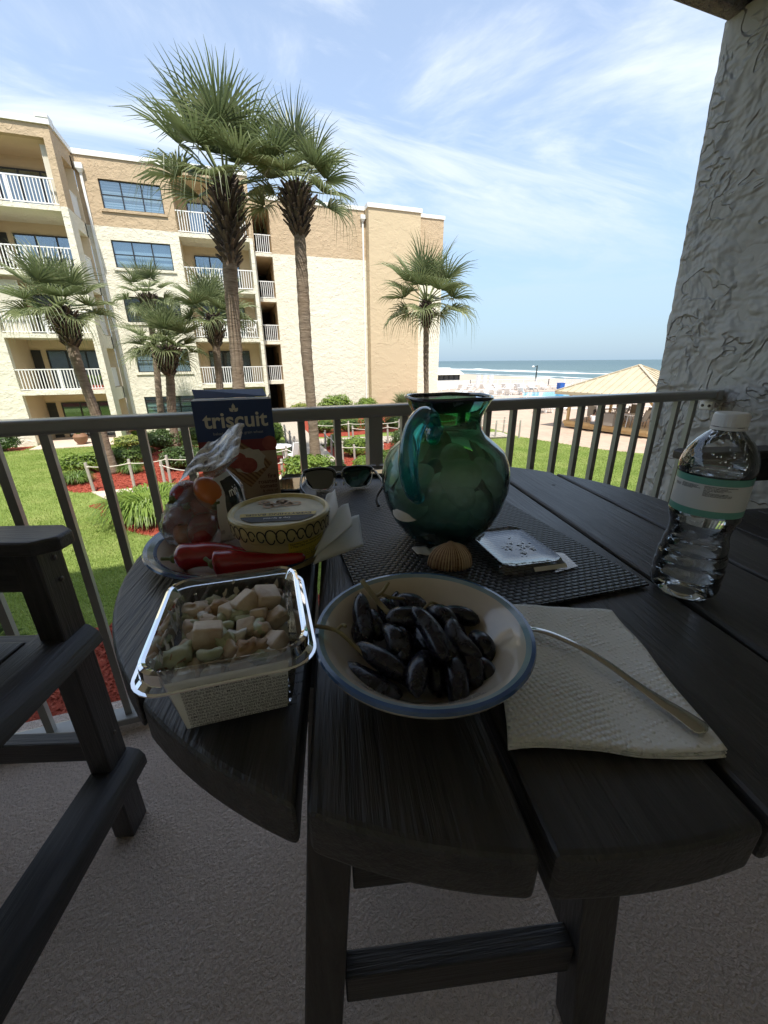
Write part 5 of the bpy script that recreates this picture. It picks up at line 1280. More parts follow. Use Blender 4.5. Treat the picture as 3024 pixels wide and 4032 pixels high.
# ---- ribbed cockle shell
cockle, t_, o_ = newmat('cockle'); p_ = t_.n('BsdfPrincipled', Roughness=.5); tcn = t_.n('TexCoord'); sp_ = t_.n('SeparateXYZ', i0=(tcn, 'Object'))
an_ = t_.math('ARCTAN2', (sp_, 1), (sp_, 0)); st_ = t_.math('COSINE', t_.math('MULTIPLY', an_, 36.4)); gb_ = t_.noise(t_.mapping((tcn, 'Object'), (1, 1, 6)), 60, 4)
t_.set(p_, 'Base Color', t_.mix(t_.ramp(st_, ((.2, 0), (.7, 1))), t_.mix(t_.ramp(gb_, ((.4, 0), (.6, 1))), (.20, .10, .055), (.36, .22, .13)), (.66, .50, .35))); t_.set(o_, 0, p_)
ck = thing('cockle_shell', 'ribbed brown fan-shaped seashell in front of the glass jug', 'seashell', (.2310, .4060, MT), R_(-14))
def fan(u, v):
    a_ = lerp(R_(-4), R_(184), u); r = .0265*v; rib = .0013*math.cos(u*2*math.pi*19)*v
    edge = 1 + .02*math.cos(u*2*math.pi*19)*(v > .95); dome = math.sin(math.pi*min(1, .08+.92*v)**.8) if 0 else (v**.5)*(1-v)**.62*1.9
    x = r*math.cos(a_)*.95*edge; d = r*math.sin(a_)*edge
    z = .0285*math.sin(a_)*v if 0 else 0
    # stands on its broad edge, hinge up
    hgt = .031*(1 - v) + rib
    out_ = .0265*math.sin(math.pi*.5*v)
    return Vector(((.0275*math.sin(math.pi*.5*v)+rib)*math.cos(a_), -(.020*math.sin(math.pi*.5*v)+rib)*math.sin(a_)*1.0, .0015 + .030*math.cos(math.pi*.5*v)**.85 if v < 1 else .0015))
fs = MB().sheet(fan, 190, 16); fs.build('valve', cockle, ck, smooth=True, solid=.0012)
MB().ball((0, .001, .0305), .0045, .004, .003, 12, 8).build('hinge', cockle, ck, smooth=True)

# ---- dip tub
TXc, TYc = .0315, .5000; TZ = TOP + .0085
yel = mat('tub_yellow', (.62, .50, .22), .4, var=.06, vs=40); lidm = mat('tub_lid_ring', (.52, .43, .20), .35, var=.1, vs=60)
tub = thing('dip_tub', 'round yellow dip tub with a clear printed lid on the plate', 'tub', (TXc, TYc, TZ)); tub.scale = (1.03, 1.03, 1.13)
MB().lathe([(0, .001), (.046, .001), (.0475, .004), (.0555, .044), (.0575, .046), (.0575, .048)], 72, (TXc, TYc, TZ)).build('tub', yel, tub, smooth=40)
MB().lathe([(.0590, .0395), (.0600, .0405), (.0620, .0560), (.0620, .0590), (.0600, .0612), (.0570, .0615), (.0555, .0600), (.0545, .0575)], 72, (TXc, TYc, TZ)).build('lid_ring', lidm, tub, smooth=40)
lf = film('lid_film', (.80, .80, .76), 1.5, .12, milky=.35)
MB().lathe([(.0545, .0575), (.030, .0578), (0, .0580)], 72, (TXc, TYc, TZ)).build('lid_window', mat('lid_top', (.58, .56, .46), .22, var=.1, vs=50), tub, smooth=True)
def on_lid(mb, ang, dx, dy, z):
    Mx = Matrix.Rotation(ang, 4, 'Z'); 
    for i, p in enumerate(mb.v): q = Mx @ Vector((p.x+dx, p.y+dy, 0)); mb.v[i] = Vector((TXc+q.x, TYc+q.y, TZ+z))
    return mb
LA = R_(168)      # print reads from the far side
gold = mat('print_gold', (.50, .37, .06), .4)
on_lid(MB().add([(-.046, .010, 0), (.046, .010, 0), (.042, .026, 0), (.030, .038, 0), (-.030, .038, 0), (-.042, .026, 0)], [(0,1,2,3,4,5)]), LA, 0, 0, .0586).build('lid_band', ink, tub)
on_lid(MB().add([(-.046, .010, 0), (.046, .010, 0), (.0445, .021, 0), (-.0445, .021, 0)], [(0,1,2,3)]), LA, 0, 0, .0588).build('lid_stripe', gold, tub)
on_lid(text_mb('EVERYTHING BAGEL', .0088, bold=.0001), LA, 0, .0125, .0590).build('lettering', ink, tub)
on_lid(text_mb('Dip & Spread', .0058), LA, 0, .027, .0590).build('lettering', ink_w, tub)
on_lid(text_mb('hummus', .007), LA, 0, -.004, .0588).build('lettering', gold, tub)
mb = MB()
for k in range(9):
    a_ = random.uniform(0, 6); x, y = random.uniform(-.02, .03), random.uniform(-.034, -.012)
    on = MB().lathe([(.004, 0), (.0075, 0)], 16); on_lid(on, LA, x, y, .0587); mb.add(on.v, on.f)
mb.build('bagel_print', mat('bagel_brown', (.42, .25, .12), .5), tub)
# printed scroll letters on the ring
random.seed(8)
for k in range(34):
    a_ = k*2*math.pi/34; s_ = random.uniform(.0055, .0085); q = []
    for j in range(15):
        th = random.choice((1, 1, -1))*0 + j*.42; q.append(Vector((s_*.85*math.cos(th)*(1-.025*j), s_*math.sin(th), 0)))
    mb = MB(); 
    for p0, p1 in zip(q, q[1:]):
        d = (p1-p0).normalized(); nn = Vector((-d.y, d.x, 0))*.0008; mb.add([p0-nn, p1-nn, p1+nn, p0+nn], [(0,1,2,3)])
    curve_onto(mb, TXc, TYc, .0615, a_, TZ+.0490, rfn=lambda z: .0600 + (z-TZ-.0405)*.129 + .0004).build('scroll_print', ink, tub)
FA = R_(263)
rf_ = lambda z: .0475 + (z-TZ-.004)*.2 + .0003
rf2 = lambda z: rf_(z) + .0003
lab = MB().sheet(lambda u, v: Vector((lerp(-.085, .085, u), lerp(.007, .040, v), 0)), 40, 2); curve_onto(lab, TXc, TYc, .051, FA, TZ, rfn=rf_).build('side_label', mat('label_tan', (.50, .40, .20), .5), tub)
lab = MB().sheet(lambda u, v: Vector((lerp(.008, .062, u), lerp(.012, .040, v), 0)), 16, 2); curve_onto(lab, TXc, TYc, .051, FA, TZ, rfn=rf2).build('facts_panel', mat('facts_yellow', (.60, .47, .06), .5), tub)
rf3 = lambda z: rf_(z) + .0006
curve_onto(text_mb('Nutrition Facts  Servings: About 10, Serv. size:\n2 Tbsp (28g) Amount per serving: Calories 80', .0034, align='LEFT', bold=.00006), TXc, TYc, .051, FA + .010/.051, TZ+.0345, rfn=rf3).build('lettering', ink, tub)
curve_onto(text_mb('Total Fat 6g, Sat. Fat 1g, Trans Fat 0g, Cholest.\n0mg, Sodium 130mg, Total Carb. 5g, Fiber 2g,\nTotal Sugars 1g, Protein 2g, Vit. D 0mcg, Calcium\n20mg, Iron 0.6mg, Potas. 60mg.', .0026, align='LEFT'), TXc, TYc, .051, FA + .010/.051, TZ+.0245, rfn=rf3).build('lettering', ink, tub)
lab = MB().sheet(lambda u, v: Vector((lerp(-.030, .004, u), lerp(.007, .026, v), 0)), 12, 1); curve_onto(lab, TXc, TYc, .051, FA, TZ, rfn=rf2).build('barcode_ground', mat('barcode_cream', (.62, .52, .36), .5), tub)
mb = MB(); x = -.027; random.seed(2)
while x < .0015:
    wd_ = random.choice((.0003, .0006, .0009)); mb.add([(x, .0105, 0), (x+wd_, .0105, 0), (x+wd_, .0245, 0), (x, .0245, 0)], [(0,1,2,3)]); x += wd_ + random.choice((.0004, .0007))
curve_onto(mb, TXc, TYc, .051, FA, TZ, rfn=rf3).build('barcode', ink, tub)

# ---- two long red peppers
pep = mat('red_pepper', (.40, .012, .016), .22, col2=(.28, .008, .012), vs=25, coat=.4, bump=.15, bs=60, bdist=.002); pstem = mat('pepper_stem', (.10, .12, .03), .6, bump=.4, bs=200)
def pepper(name, pts_, rad, stem, label):
    t = thing(name, label, 'pepper', pts_[0], group='long red peppers on the plate')
    cv_ = catm(pts_, 7); n_ = len(cv_); rr = []
    for k in range(n_):
        u = k/(n_-1); rr.append(rad*(min(1, (u/.10)**.5) if u < .10 else 1)*(1-.10*math.exp(-((u-.22)/.08)**2))*(1 - .72*max(0, (u-.22)/.78)**1.2)*(.15 if u > .995 else 1) + (.001 if u < .01 else 0))
    mb = MB().tube(cv_, rr, 22)
    c0 = [Vector(p) for p in cv_]
    for i, p in enumerate(mb.v):
        k = min(i//22, n_-1); d = p - c0[k]
        if d.length > 1e-5: mb.v[i] = c0[k] + d*(1 + .07*math.cos((i % 22)*2*math.pi/22*3+.6)*(1-k/n_) + .03*noise.noise(p*60))
    mb.build('flesh', pep, t, smooth=True)
    s0 = Vector(pts_[0]); MB().tube([s0+Vector(stem)*-.15, s0 + Vector(stem)*.4, s0 + Vector(stem)], [.0042, .0022, .0026], 8).build('stem', pstem, t, smooth=True)
    MB().ball(s0 + (Vector(pts_[1])-s0).normalized()*.001, .006, .006, .006, 10, 6).build('cap', pstem, t, smooth=True); return t
PZ = TOP
pepper('red_pepper', [(-.100, .497, PZ+.029), (-.072, .496, PZ+.030), (-.040, .490, PZ+.028), (-.012, .474, PZ+.026), (.004, .466, PZ+.024)], .0170, (-.014, .003, .001), 'long red pepper lying behind the other one against the dip tub')
pepper('red_pepper', [(-.054, .460, PZ+.032), (-.040, .459, PZ+.032), (-.010, .4535, PZ+.029), (.022, .447, PZ+.030), (.052, .440, PZ+.032)], .0165, (-.008, .008, .005), 'long red pepper lying in front with its stem turned to the bag')
# ---- folded napkin tucked by the tub
nap = mat('napkin', (.74, .73, .71), .85, var=.02, bump=.35, bs=260, bdist=.0006)
t = thing('folded_napkin', 'white paper napkin folded into points beside the dip tub', 'napkin', (.09, .48, TOP+.02))
def leafquad(a_, b_, c_, d_, k): return MB().sheet(lambda u, v: (Vector(a_).lerp(Vector(b_), u)).lerp(Vector(d_).lerp(Vector(c_), u), v) + Vector((0, 0, .0025*math.sin(u*5+k)*math.sin(v*4))), 10, 10)
leafquad((.060, .440, TOP+.020), (.139, .487, TOP+.012), (.152, .555, TOP+.030), (.098, .500, TOP+.050), 0).build('lower_fold', nap, t, smooth=True, solid=.001)
leafquad((.062, .446, TOP+.026), (.128, .500, TOP+.040), (.137, .560, TOP+.052), (.106, .515, TOP+.058), 2).build('middle_fold', nap, t, smooth=True, solid=.001)
leafquad((.066, .455, TOP+.032), (.112, .515, TOP+.058), (.122, .580, TOP+.070), (.104, .560, TOP+.066), 4).build('upper_fold', nap, t, smooth=True, solid=.001)
# ---- cracker box
def fit_text(txt, width, **kw):
    mb = text_mb(txt, 1.0, **kw); xs = [p.x for p in mb.v]; s_ = width/(max(xs)-min(xs)); c_ = (max(xs)+min(xs))/2
    mb.v = [Vector(((p.x-c_)*s_, p.y*s_, 0)) for p in mb.v]; return mb
CX0, CX1, CY0, CY1, CZ = -.0815, .0555, .798, .846, TOP+.0005
CH = .1895
card = mat('carton_edge', (.55, .52, .47), .6); navy = mat('carton_blue', (.018, .045, .15), .4); redp = mat('carton_red', (.20, .02, .025), .4); beige = mat('carton_beige', (.42, .30, .21), .45, var=.05, vs=25)
bx_ = thing('cracker_box', 'upright blue and beige cracker carton with its top flap torn open', 'box', ((CX0+CX1)/2, (CY0+CY1)/2, CZ))
MB().box(CX0, CX1, CY0, CY1, CZ, CZ+CH).build('carton', card, bx_)
fy = CY0
def front(poly, lay, m, nm):   # poly in box-front fractions (u right, v up)
    return MB().add([(lerp(CX0, CX1, u), fy-.0003*lay, CZ+CH*v) for u, v in poly], [tuple(range(len(poly)))]).build(nm, m, bx_)
front([(0,0),(1,0),(1,.50),(0,.50)], 1, beige, 'front_panel'); front([(0,.49),(1,.49),(1,.63),(0,.63)], 2, redp, 'red_band'); front([(0,.615),(1,.615),(1,1),(0,1)], 3, navy, 'blue_panel')
def wobble(c, rx, ry, n_, am, sd_): 
    rn = random.Random(sd_); return [(c[0]+rx*math.cos(2*math.pi*k/n_)*(1+rn.uniform(-am, am)), c[1]+ry*math.sin(2*math.pi*k/n_)*(1+rn.uniform(-am, am))) for k in range(n_)]
m_, t_, o_ = newmat('cracker_print'); p_ = t_.n('BsdfPrincipled', Roughness=.5); tcn = t_.n('TexCoord')
wv = t_.n('TexWave', {'bands_direction': 'DIAGONAL'}, Scale=60., Distortion=4., Detail=2.); t_.set(wv, 'Vector', (tcn, 'Object')); t_.set(p_, 'Base Color', t_.mix(wv, (.16, .07, .03), (.40, .23, .11))); t_.set(o_, 0, p_)
front([(.22, .38), (.50, .62), (.93, .36), (.60, .12)], 4, MATS['cracker_print'], 'cracker_picture')
front(wobble((.60, .40), .24, .135, 22, .12, 1), 5, mat('cheese_print', (.56, .50, .42), .5, var=.06, vs=60), 'cheese_picture')
tom = mat('tomato_print', (.26, .04, .035), .4, col2=(.38, .09, .06), vs=70)
front(wobble((.46, .41), .13, .085, 20, .03, 2), 6, tom, 'tomato_picture'); front(wobble((.60, .355), .125, .08, 20, .03, 3), 7, tom, 'tomato_picture'); front(wobble((.92, .565), .10, .075, 20, .01, 4), 7, tom, 'tomato_picture')
front([(.0, .33), (.22, .38), (.18, .47), (0, .5)], 5, tom, 'tomato_picture')
def ftext(mb, u, v, m, nm='lettering', lay=9):
    mb.v = [Vector((lerp(CX0, CX1, u)+p.x, fy-.0003*lay, CZ+CH*v+p.y)) for p in mb.v]; return mb.build(nm, m, bx_)
cw = mat('carton_white', (.66, .62, .53), .5)
ftext(fit_text('triscuit', .113, bold=.022), .515, .745, cw)
for a_, L_ in ((90, .013), (135, .010), (45, .010)):
    q = [(0, 0), (.0028, .35*L_), (.003, .6*L_), (0, L_), (-.003, .6*L_), (-.0028, .35*L_)]; Mx = Matrix.Rotation(R_(a_-90), 3, 'Z')
    mb = MB().add([Mx @ Vector((x, y + (.003 if a_ == 90 else .001), 0)) for x, y in q], [(0,1,2,3,4,5)]); ftext(mb, .505, .885, cw, 'leaf_emblem')
ftext(fit_text('baked with whole grain wheat', .088, bold=.008), .53, .675, mat('carton_pale', (.36, .36, .38), .5))
br_m = mat('carton_brown', (.11, .03, .025), .5)
for s_, w_, v in (('fire', .0165, .205), ('roasted', .035, .150), ('tomato', .0335, .100), ('& olive oil', .029, .058)):
    mb = fit_text(s_, w_, bold=.02 if s_[0] != '&' else .01); mb.v = [p - Vector((w_/2, 0, 0)) for p in mb.v]; ftext(mb, .965, v, br_m)
mb = fit_text('NATURAL FLAVOR WITH\nOTHER NATURAL FLAVOR', .03); mb.v = [p - Vector((.015, 0, 0)) for p in mb.v]; ftext(mb, .965, .042, br_m)
mb = fit_text('SERVING\nSUGGESTION', .009); ftext(mb, .93, .30, br_m)
side_x = CX1+.0003
MB().add([(side_x, CY0, CZ), (side_x, CY1, CZ), (side_x, CY1, CZ+CH), (side_x, CY0, CZ+CH)], [(0,1,2,3)]).build('side_panel', mat('carton_side', (.50, .46, .43), .5), bx_)
MB().add([(CX0+.006, CY0+.012, CZ+CH+.003), (CX1-.006, CY0+.012, CZ+CH+.004), (CX1-.010, CY1-.006, CZ+CH+.016), (lerp(CX0, CX1, .5), CY1-.004, CZ+CH+.0125), (CX0+.001, CY1-.012, CZ+CH+.0175)], [(0,1,2,3,4)]).build('torn_flap', navy, bx_, solid=.0006)
MB().add([(CX1-.006, CY0+.004, CZ+CH), (CX1, CY1, CZ+CH), (CX1+.003, CY1-.008, CZ+CH+.007), (CX1-.002, CY0+.004, CZ+CH+.008)], [(0,1,2,3)]).build('torn_flap', card, bx_, solid=.0006)

# ---- bag of small sweet peppers
BC = Vector((-.066, .592, TOP+.008))
m_, t_, o_ = newmat('bag_film'); tr_ = t_.n('BsdfTransparent', Color=(.97, .97, .97)); gl_ = t_.n('BsdfGlossy', Roughness=.10); df_ = t_.n('BsdfDiffuse', Color=(.8, .78, .78)); tcn = t_.n('TexCoord')
cr_ = t_.noise((tcn, 'Object'), 34, 4, .6, 2.5); bp_ = t_.n('Bump', Strength=.8, Distance=.006, Height=cr_); fr_ = t_.n('Fresnel', IOR=1.5); t_.set(fr_, 'Normal', bp_); t_.set(gl_, 'Normal', bp_)
wr_ = t_.math('ADD', t_.math('MULTIPLY', t_.ramp(cr_, ((.50, 0), (.70, 1))), .22), .10)
m0 = t_.n('MixShader', i0=wr_); t_.set(m0, 1, tr_); t_.set(m0, 2, df_); mx_ = t_.n('MixShader', i0=t_.math('ADD', t_.math('MULTIPLY', fr_, .9), .01, True)); t_.set(mx_, 1, m0); t_.set(mx_, 2, gl_); t_.set(o_, 0, mx_)
bag = thing('pepper_bag', 'crinkled clear plastic bag of small sweet peppers standing on the plate', 'bag', BC)
def bagpt(u, v):
    a_ = u*2*math.pi; prof = ((0, .60), (.06, .92), (.25, 1.04), (.5, .98), (.75, .82), (.9, .62), (1., .50))
    for (v0, r0), (v1, r1) in zip(prof, prof[1:]):
        if v <= v1 + 1e-9: r = lerp(r0, r1, (v-v0)/(v1-v0)); break
    w_ = 1 + .10*noise.noise(Vector((math.cos(a_)*2, math.sin(a_)*2, v*3))) + .05*noise.noise(Vector((math.cos(a_)*7, math.sin(a_)*7, v*6)))
    x = .060*r*w_*math.cos(a_) + .012*max(0, v-.5); y = .046*r*w_*math.sin(a_)*(1-.45*max(0, v-.5)*2)
    return BC + Vector((x, y, .003 + .090*v + .012*v*math.cos(a_)))
MB().sheet(bagpt, 64, 26).build('film', MATS['bag_film'], bag, smooth=True)
# crinkled zip header leaning towards the box
m_, t_, o_ = newmat('bag_header'); p_ = t_.n('BsdfPrincipled', Roughness=.16); tcn = t_.n('TexCoord'); p_.inputs['Coat Weight'].default_value = .8
cr_ = t_.noise(t_.mapping((tcn, 'Object'), (60, 60, 18)), 1., 5, .65, 2.0)
t_.set(p_, 'Base Color', t_.ramp(cr_, ((.36, (.03, .025, .03)), (.45, (.30, .27, .24)), (.56, (.62, .59, .54)), (.75, (.74, .72, .70))))); t_.set(p_, 'Normal', t_.n('Bump', Strength=.7, Distance=.003, Height=cr_)); t_.set(o_, 0, p_)
hA, hB, hC, hD = Vector((-.094, .585, TOP+.100)), Vector((-.010, .560, TOP+.136)), Vector((.002, .600, TOP+.175)), Vector((-.050, .622, TOP+.147))
MB().sheet(lambda u, v: hA.lerp(hB, u).lerp(hD.lerp(hC, u), v) + Vector((0, 0, 1))*(.004*math.sin(u*7+v*3) + .003*noise.noise(Vector((u*5, v*5, 2)))), 22, 18).build('zip_header', MATS['bag_header'], bag, smooth=True)
neck0 = [bagpt(k/24, 1.) for k in range(25)]
hb = [hA.lerp(hB, k/24) for k in range(25)]
MB().sheet(lambda u, v: bagpt(lerp(.95, .55, u), 1.).lerp(hA.lerp(hB, 1-u) + Vector((0, .001, -.001)), v) + Vector((0, -.004*math.sin(v*3.14)*math.sin(u*9), 0)), 24, 8).build('neck', MATS['bag_film'], bag, smooth=True)
def bagpatch(u0, u1, v0, v1, m, nm, off=.0008):
    def f(u, v):
        uu, vv = lerp(u0, u1, u), lerp(v0, v1, v); p = bagpt(uu, vv); d = Vector((p.x-BC.x, p.y-BC.y, 0)).normalized(); return p + d*off
    return MB().sheet(f, 12, 10).build(nm, m, bag, smooth=True)
bagpatch(.80, .99, .02, .98, mat('bag_white', (.62, .61, .62), .3, coat=.5), 'printed_side', .0006)
bagpatch(.84, .96, .50, .92, mat('bag_black', (.02, .02, .022), .25, coat=.5), 'black_badge', .0013)
bagpatch(.90, .985, .14, .46, mat('bag_purple', (.10, .06, .20), .3, coat=.5), 'purple_stripe', .0013)
mb = fit_text('mini', .024, bold=.012)
def onbag(p, off=.002):
    uu = .895 + p.x/(2*math.pi*.055); vv = .70 + p.y/.09; q = bagpt(uu, vv); d = Vector((q.x-BC.x, q.y-BC.y, 0)).normalized(); return q + d*off
mb.v = [onbag(p) for p in mb.v]; mb.build('lettering', ink_w, bag)
mpep = mat('mini_pepper_red', (.26, .010, .012), .25, coat=.4); mor = mat('mini_pepper_orange', (.50, .13, .015), .3, coat=.3)
for k, (x, y, z, rx, m, lb) in enumerate(((-.104, .590, .040, .019, mpep, 'red'), (-.070, .566, .030, .021, mpep, 'red'), (-.036, .585, .030, .020, mpep, 'red'), (-.088, .602, .075, .018, mpep, 'red'), (-.056, .582, .078, .021, mor, 'orange'), (-.062, .600, .050, .022, mpep, 'red'), (-.098, .575, .022, .014, mor, 'orange'))):
    t = thing('mini_pepper', f'small {lb} sweet pepper inside the clear bag', 'pepper', (x, y, TOP+.006+z), group=f'small {lb} peppers in the bag')
    q = Matrix.Rotation(k*1.3, 3, 'Z') @ Matrix.Rotation(.6+k*.4, 3, 'Y')
    MB().ball((x, y, TOP+.006+z), rx, rx*.92, rx*1.25, 18, 12, q, fn=lambda p: p*(1+.06*math.cos(3*math.atan2(p.y, p.x)))).build('flesh', m, t, smooth=True)
    d = q @ Vector((0, 0, 1)); c_ = Vector((x, y, TOP+.006+z)) + d*rx*1.2
    MB().ball(c_, rx*.42, rx*.42, rx*.22, 12, 6, q).tube([c_, c_ + d*.008], [.003, .002], 6).build('stem', pstem, t, smooth=True)

# ---- sunglasses
fr_m = mat('glasses_frame', (.012, .012, .014), .18, coat=.5); gold2 = mat('glasses_metal', (.55, .55, .52), .25, 1.)
lens = film('dark_lens', (.004, .004, .005), 1.5, .02)
sg_ = thing('sunglasses', 'black half-rim sunglasses with dark lenses lying open on the placemat', 'sunglasses', (.185, .800, MT))
GL, GR = Vector((.094, .784, MT)), Vector((.252, .760, MT)); gx = (GR-GL).normalized(); gn = Vector((gx.y, -gx.x, 0)); gz_ = (Vector((0,0,1)) - gn*.35).normalized(); GC = (GL+GR)/2
def gp3(x, z): return GC + gx*x + gz_*(z+.002) + gn*(-.006*(x/.07)**2)
for sgn in (-1, 1):
    ol = [(.010, .034), (.014, .040), (.030, .0425), (.052, .0415), (.066, .038), (.068, .030), (.064, .012), (.056, .003), (.040, .0005), (.024, .002), (.014, .012), (.010, .024)]
    P3 = [gp3(sgn*x, z) for x, z in ol]
    mb = MB(); mb.add(P3, [tuple(range(len(P3)))] if sgn < 0 else [tuple(range(len(P3)-1, -1, -1))]); mb.build('lens', lens, sg_, solid=.0012)
    top_ = catm([gp3(sgn*x, z) for x, z in ((.008, .024), (.009, .034), (.014, .0405), (.030, .0435), (.052, .0425), (.068, .0385), (.0715, .031))], 5)
    MB().tube(top_, .0034, 8).build('brow_frame', fr_m, sg_, smooth=True)
    low_ = catm([gp3(sgn*x, z) for x, z in ((.0715, .031), (.067, .012), (.058, .002), (.040, -.0008), (.024, .001), (.013, .011), (.008, .024))], 5)
    MB().tube(low_, .0009, 6).build('lower_rim', gold2, sg_, smooth=True)
    MB().ball(gp3(sgn*.008, .012) + gn*.006, .002, .002, .0045, 8, 6).build('nose_pad', ink_w, sg_, smooth=True)
    hx_ = gp3(sgn*.0715, .034); tipx = hx_ + gn*.075 + gx*sgn*.004 + Vector((0,0,-.004)); end_ = hx_ + gn*.140 - gx*sgn*.012; end_.z = MT+.003
    MB().tube(catm([hx_, hx_ + gn*.03 + gx*sgn*.004, tipx + gn*.02, end_ - gn*.02 + Vector((0,0,.010)), end_], 6), [.003]*6+[.0024]*13+[.0030]*6, 8).build('temple', fr_m, sg_, smooth=True)
    MB().obox(hx_ + gn*.003, (.006, .005, .006)).build('hinge', gold2, sg_)
MB().tube(catm([gp3(-.009, .030), gp3(-.004, .034), gp3(.004, .034), gp3(.009, .030)], 5), .0016, 8).build('bridge', gold2, sg_, smooth=True)

# ---- phones
scr_m, t_, o_ = newmat('phone_screen'); p_ = t_.n('BsdfPrincipled', Roughness=.03); p_.inputs['Base Color'].default_value = (.008, .008, .01, 1); p_.inputs['Coat Weight'].default_value = 1.; p_.inputs['IOR'].default_value = 1.9; t_.set(o_, 0, p_)
def phone(c, rz, hx, hy, label, z):
    t = thing('smartphone', label, 'phone', (*c, z), rz)
    MB().prism(rrect(hx, hy, .009, 5), 0, .0082).build('body', fr_m, t, bevel=.0012)
    MB().prism(rrect(hx-.0025, hy-.0025, .0075, 5), .0083, .0090).build('screen', scr_m, t); return t
phone((.2480, .9080), R_(-21), .079, .0385, 'glossy black phone lying behind the sunglasses at the table edge', TOP)
phone((.0860, .8620), R_(-20), .030, .062, 'glossy phone lying beside the cracker box under the sunglasses', TOP)

# ---- water bottle
pet = film('pet', (.97, .98, .985), 1.5, .025, milky=.01, bump=.12, bs=70)
WX, WY = .4590, .2660
wb = thing('water_bottle', 'half-full clear plastic water bottle with a green and white label', 'bottle', (WX, WY, TOP))
bp = [(0, .004), (.012, .003), (.022, .001), (.0285, .002), (.0320, .007), (.0330, .014), (.0330, .022), (.0318, .0245), (.0330, .027), (.0330, .037), (.0316, .0395), (.0326, .042), (.0322, .051), (.0300, .0535), (.0308, .056), (.0296, .066), (.0278, .072), (.0276, .080), (.0290, .088), (.0316, .0945), (.0325, .099), (.0318, .1005), (.0318, .1440), (.0328, .1455), (.0330, .150), (.0322, .157), (.0290, .1665), (.0235, .1755), (.0170, .1825), (.0132, .1860), (.0126, .1880), (.0126, .1925)]
def petal(r, z, a_):
    k = max(0, 1-z/.016); return (r*(1-.07*k*abs(math.sin(2.5*a_))), z + .004*k*abs(math.cos(2.5*a_))*(r > .02))
MB().lathe(bp, 80, (WX, WY, TOP), fn=petal).build('body', pet, wb, smooth=60)
wat, t_, o_ = newmat('water'); p_ = t_.n('BsdfPrincipled', Roughness=.0); p_.inputs['Base Color'].default_value = (.97, .985, .99, 1); p_.inputs['Transmission Weight'].default_value = 1.; p_.inputs['IOR'].default_value = 1.2; t_.set(o_, 0, p_)
ip = [(0, .006)] + [(max(.001, r-.0012), z+.002) for r, z in bp[1:] if z < .143] + [(.0306, .1438), (0, .1438)]
MB().lathe(ip, 64, (WX, WY, TOP)).build('water', wat, wb, smooth=60)
capm = mat('cap_white', (.74, .74, .75), .4, bump=.1)
cpm = MB().lathe([(0, .2035), (.0128, .2035), (.0142, .2022), (.0145, .2000), (.0145, .1905), (.0138, .1905)], 60, (WX, WY, TOP), fn=lambda r, z, a_: (r + (.0003*math.cos(30*a_) if r > .0139 and z < .2015 else 0), z)).build('cap', capm, wb, smooth=40)
MB().lathe([(.0138, .1898), (.0148, .1895), (.0148, .1870), (.0134, .1868)], 48, (WX, WY, TOP)).build('tamper_ring', capm, wb, smooth=40)
lr = .0321; greenm = mat('label_green', (.13, .36, .29), .35); whitem = mat('label_white', (.66, .66, .66), .4)
for z0, z1, m, nm in ((.1020, .1090, greenm, 'lower_green_band'), (.1090, .1355, whitem, 'label'), (.1355, .1425, greenm, 'upper_green_band')):
    MB().lathe([(lr, z0), (lr, z1)], 80, (WX, WY, TOP)).build(nm, m, wb, smooth=True)
VA = math.atan2(-WY, -WX)
def btext(s_, w_, da, z, **kw):
    mb = fit_text(s_, w_, align='LEFT', **kw); mx = min(p.x for p in mb.v); my = max(p.y for p in mb.v)
    mb.v = [Vector((p.x-mx, p.y-my, 0)) for p in mb.v]; curve_onto(mb, WX, WY, lr+.0002, VA+R_(da), TOP+z).build('lettering', ink, wb)
btext('INGREDIENTS: PURIFIED WATER,\nLESS THAN 0.5% OF CALCIUM\nCHLORIDE, SODIUM BICARBONATE,\nMAGNESIUM SULFATE.', .0185, -47, .1338, bold=.028)
btext('DISTRIBUTED BY PUBLIX SUPER MARKETS INC.\nLAKELAND, FL 33802  publix.com\nFor water and spring source information,\nplease contact: 800-242-1227\nLL# 9696\nPUBLIX GUARANTEED COMPLETE\nSATISFACTION OR YOUR MONEY BACK\nPurified by Reverse Osmosis and/or Carbon', .0280, -9, .1343, bold=.028)
btext('TER\u00ae', .0085, -66, .1320)
random.seed(6)
for k in range(46):      # condensation beads inside the shoulder and sides
    a_ = VA + random.uniform(-1.3, 1.3); z = random.choice((random.uniform(.147, .172), random.uniform(.05, .10), random.uniform(.15, .165)))
    for (r0, z0), (r1, z1) in zip(bp[8:], bp[9:]):
        if z0 <= z <= z1: r = lerp(r0, r1, (z-z0)/(z1-z0+1e-9)); break
    s_ = random.uniform(.0005, .0013)
    MB().ball((WX+(r-.0006)*math.cos(a_), WY+(r-.0006)*math.sin(a_), TOP+z), s_, s_, s_*1.1, 8, 6).build('droplet', wat, wb, smooth=True)

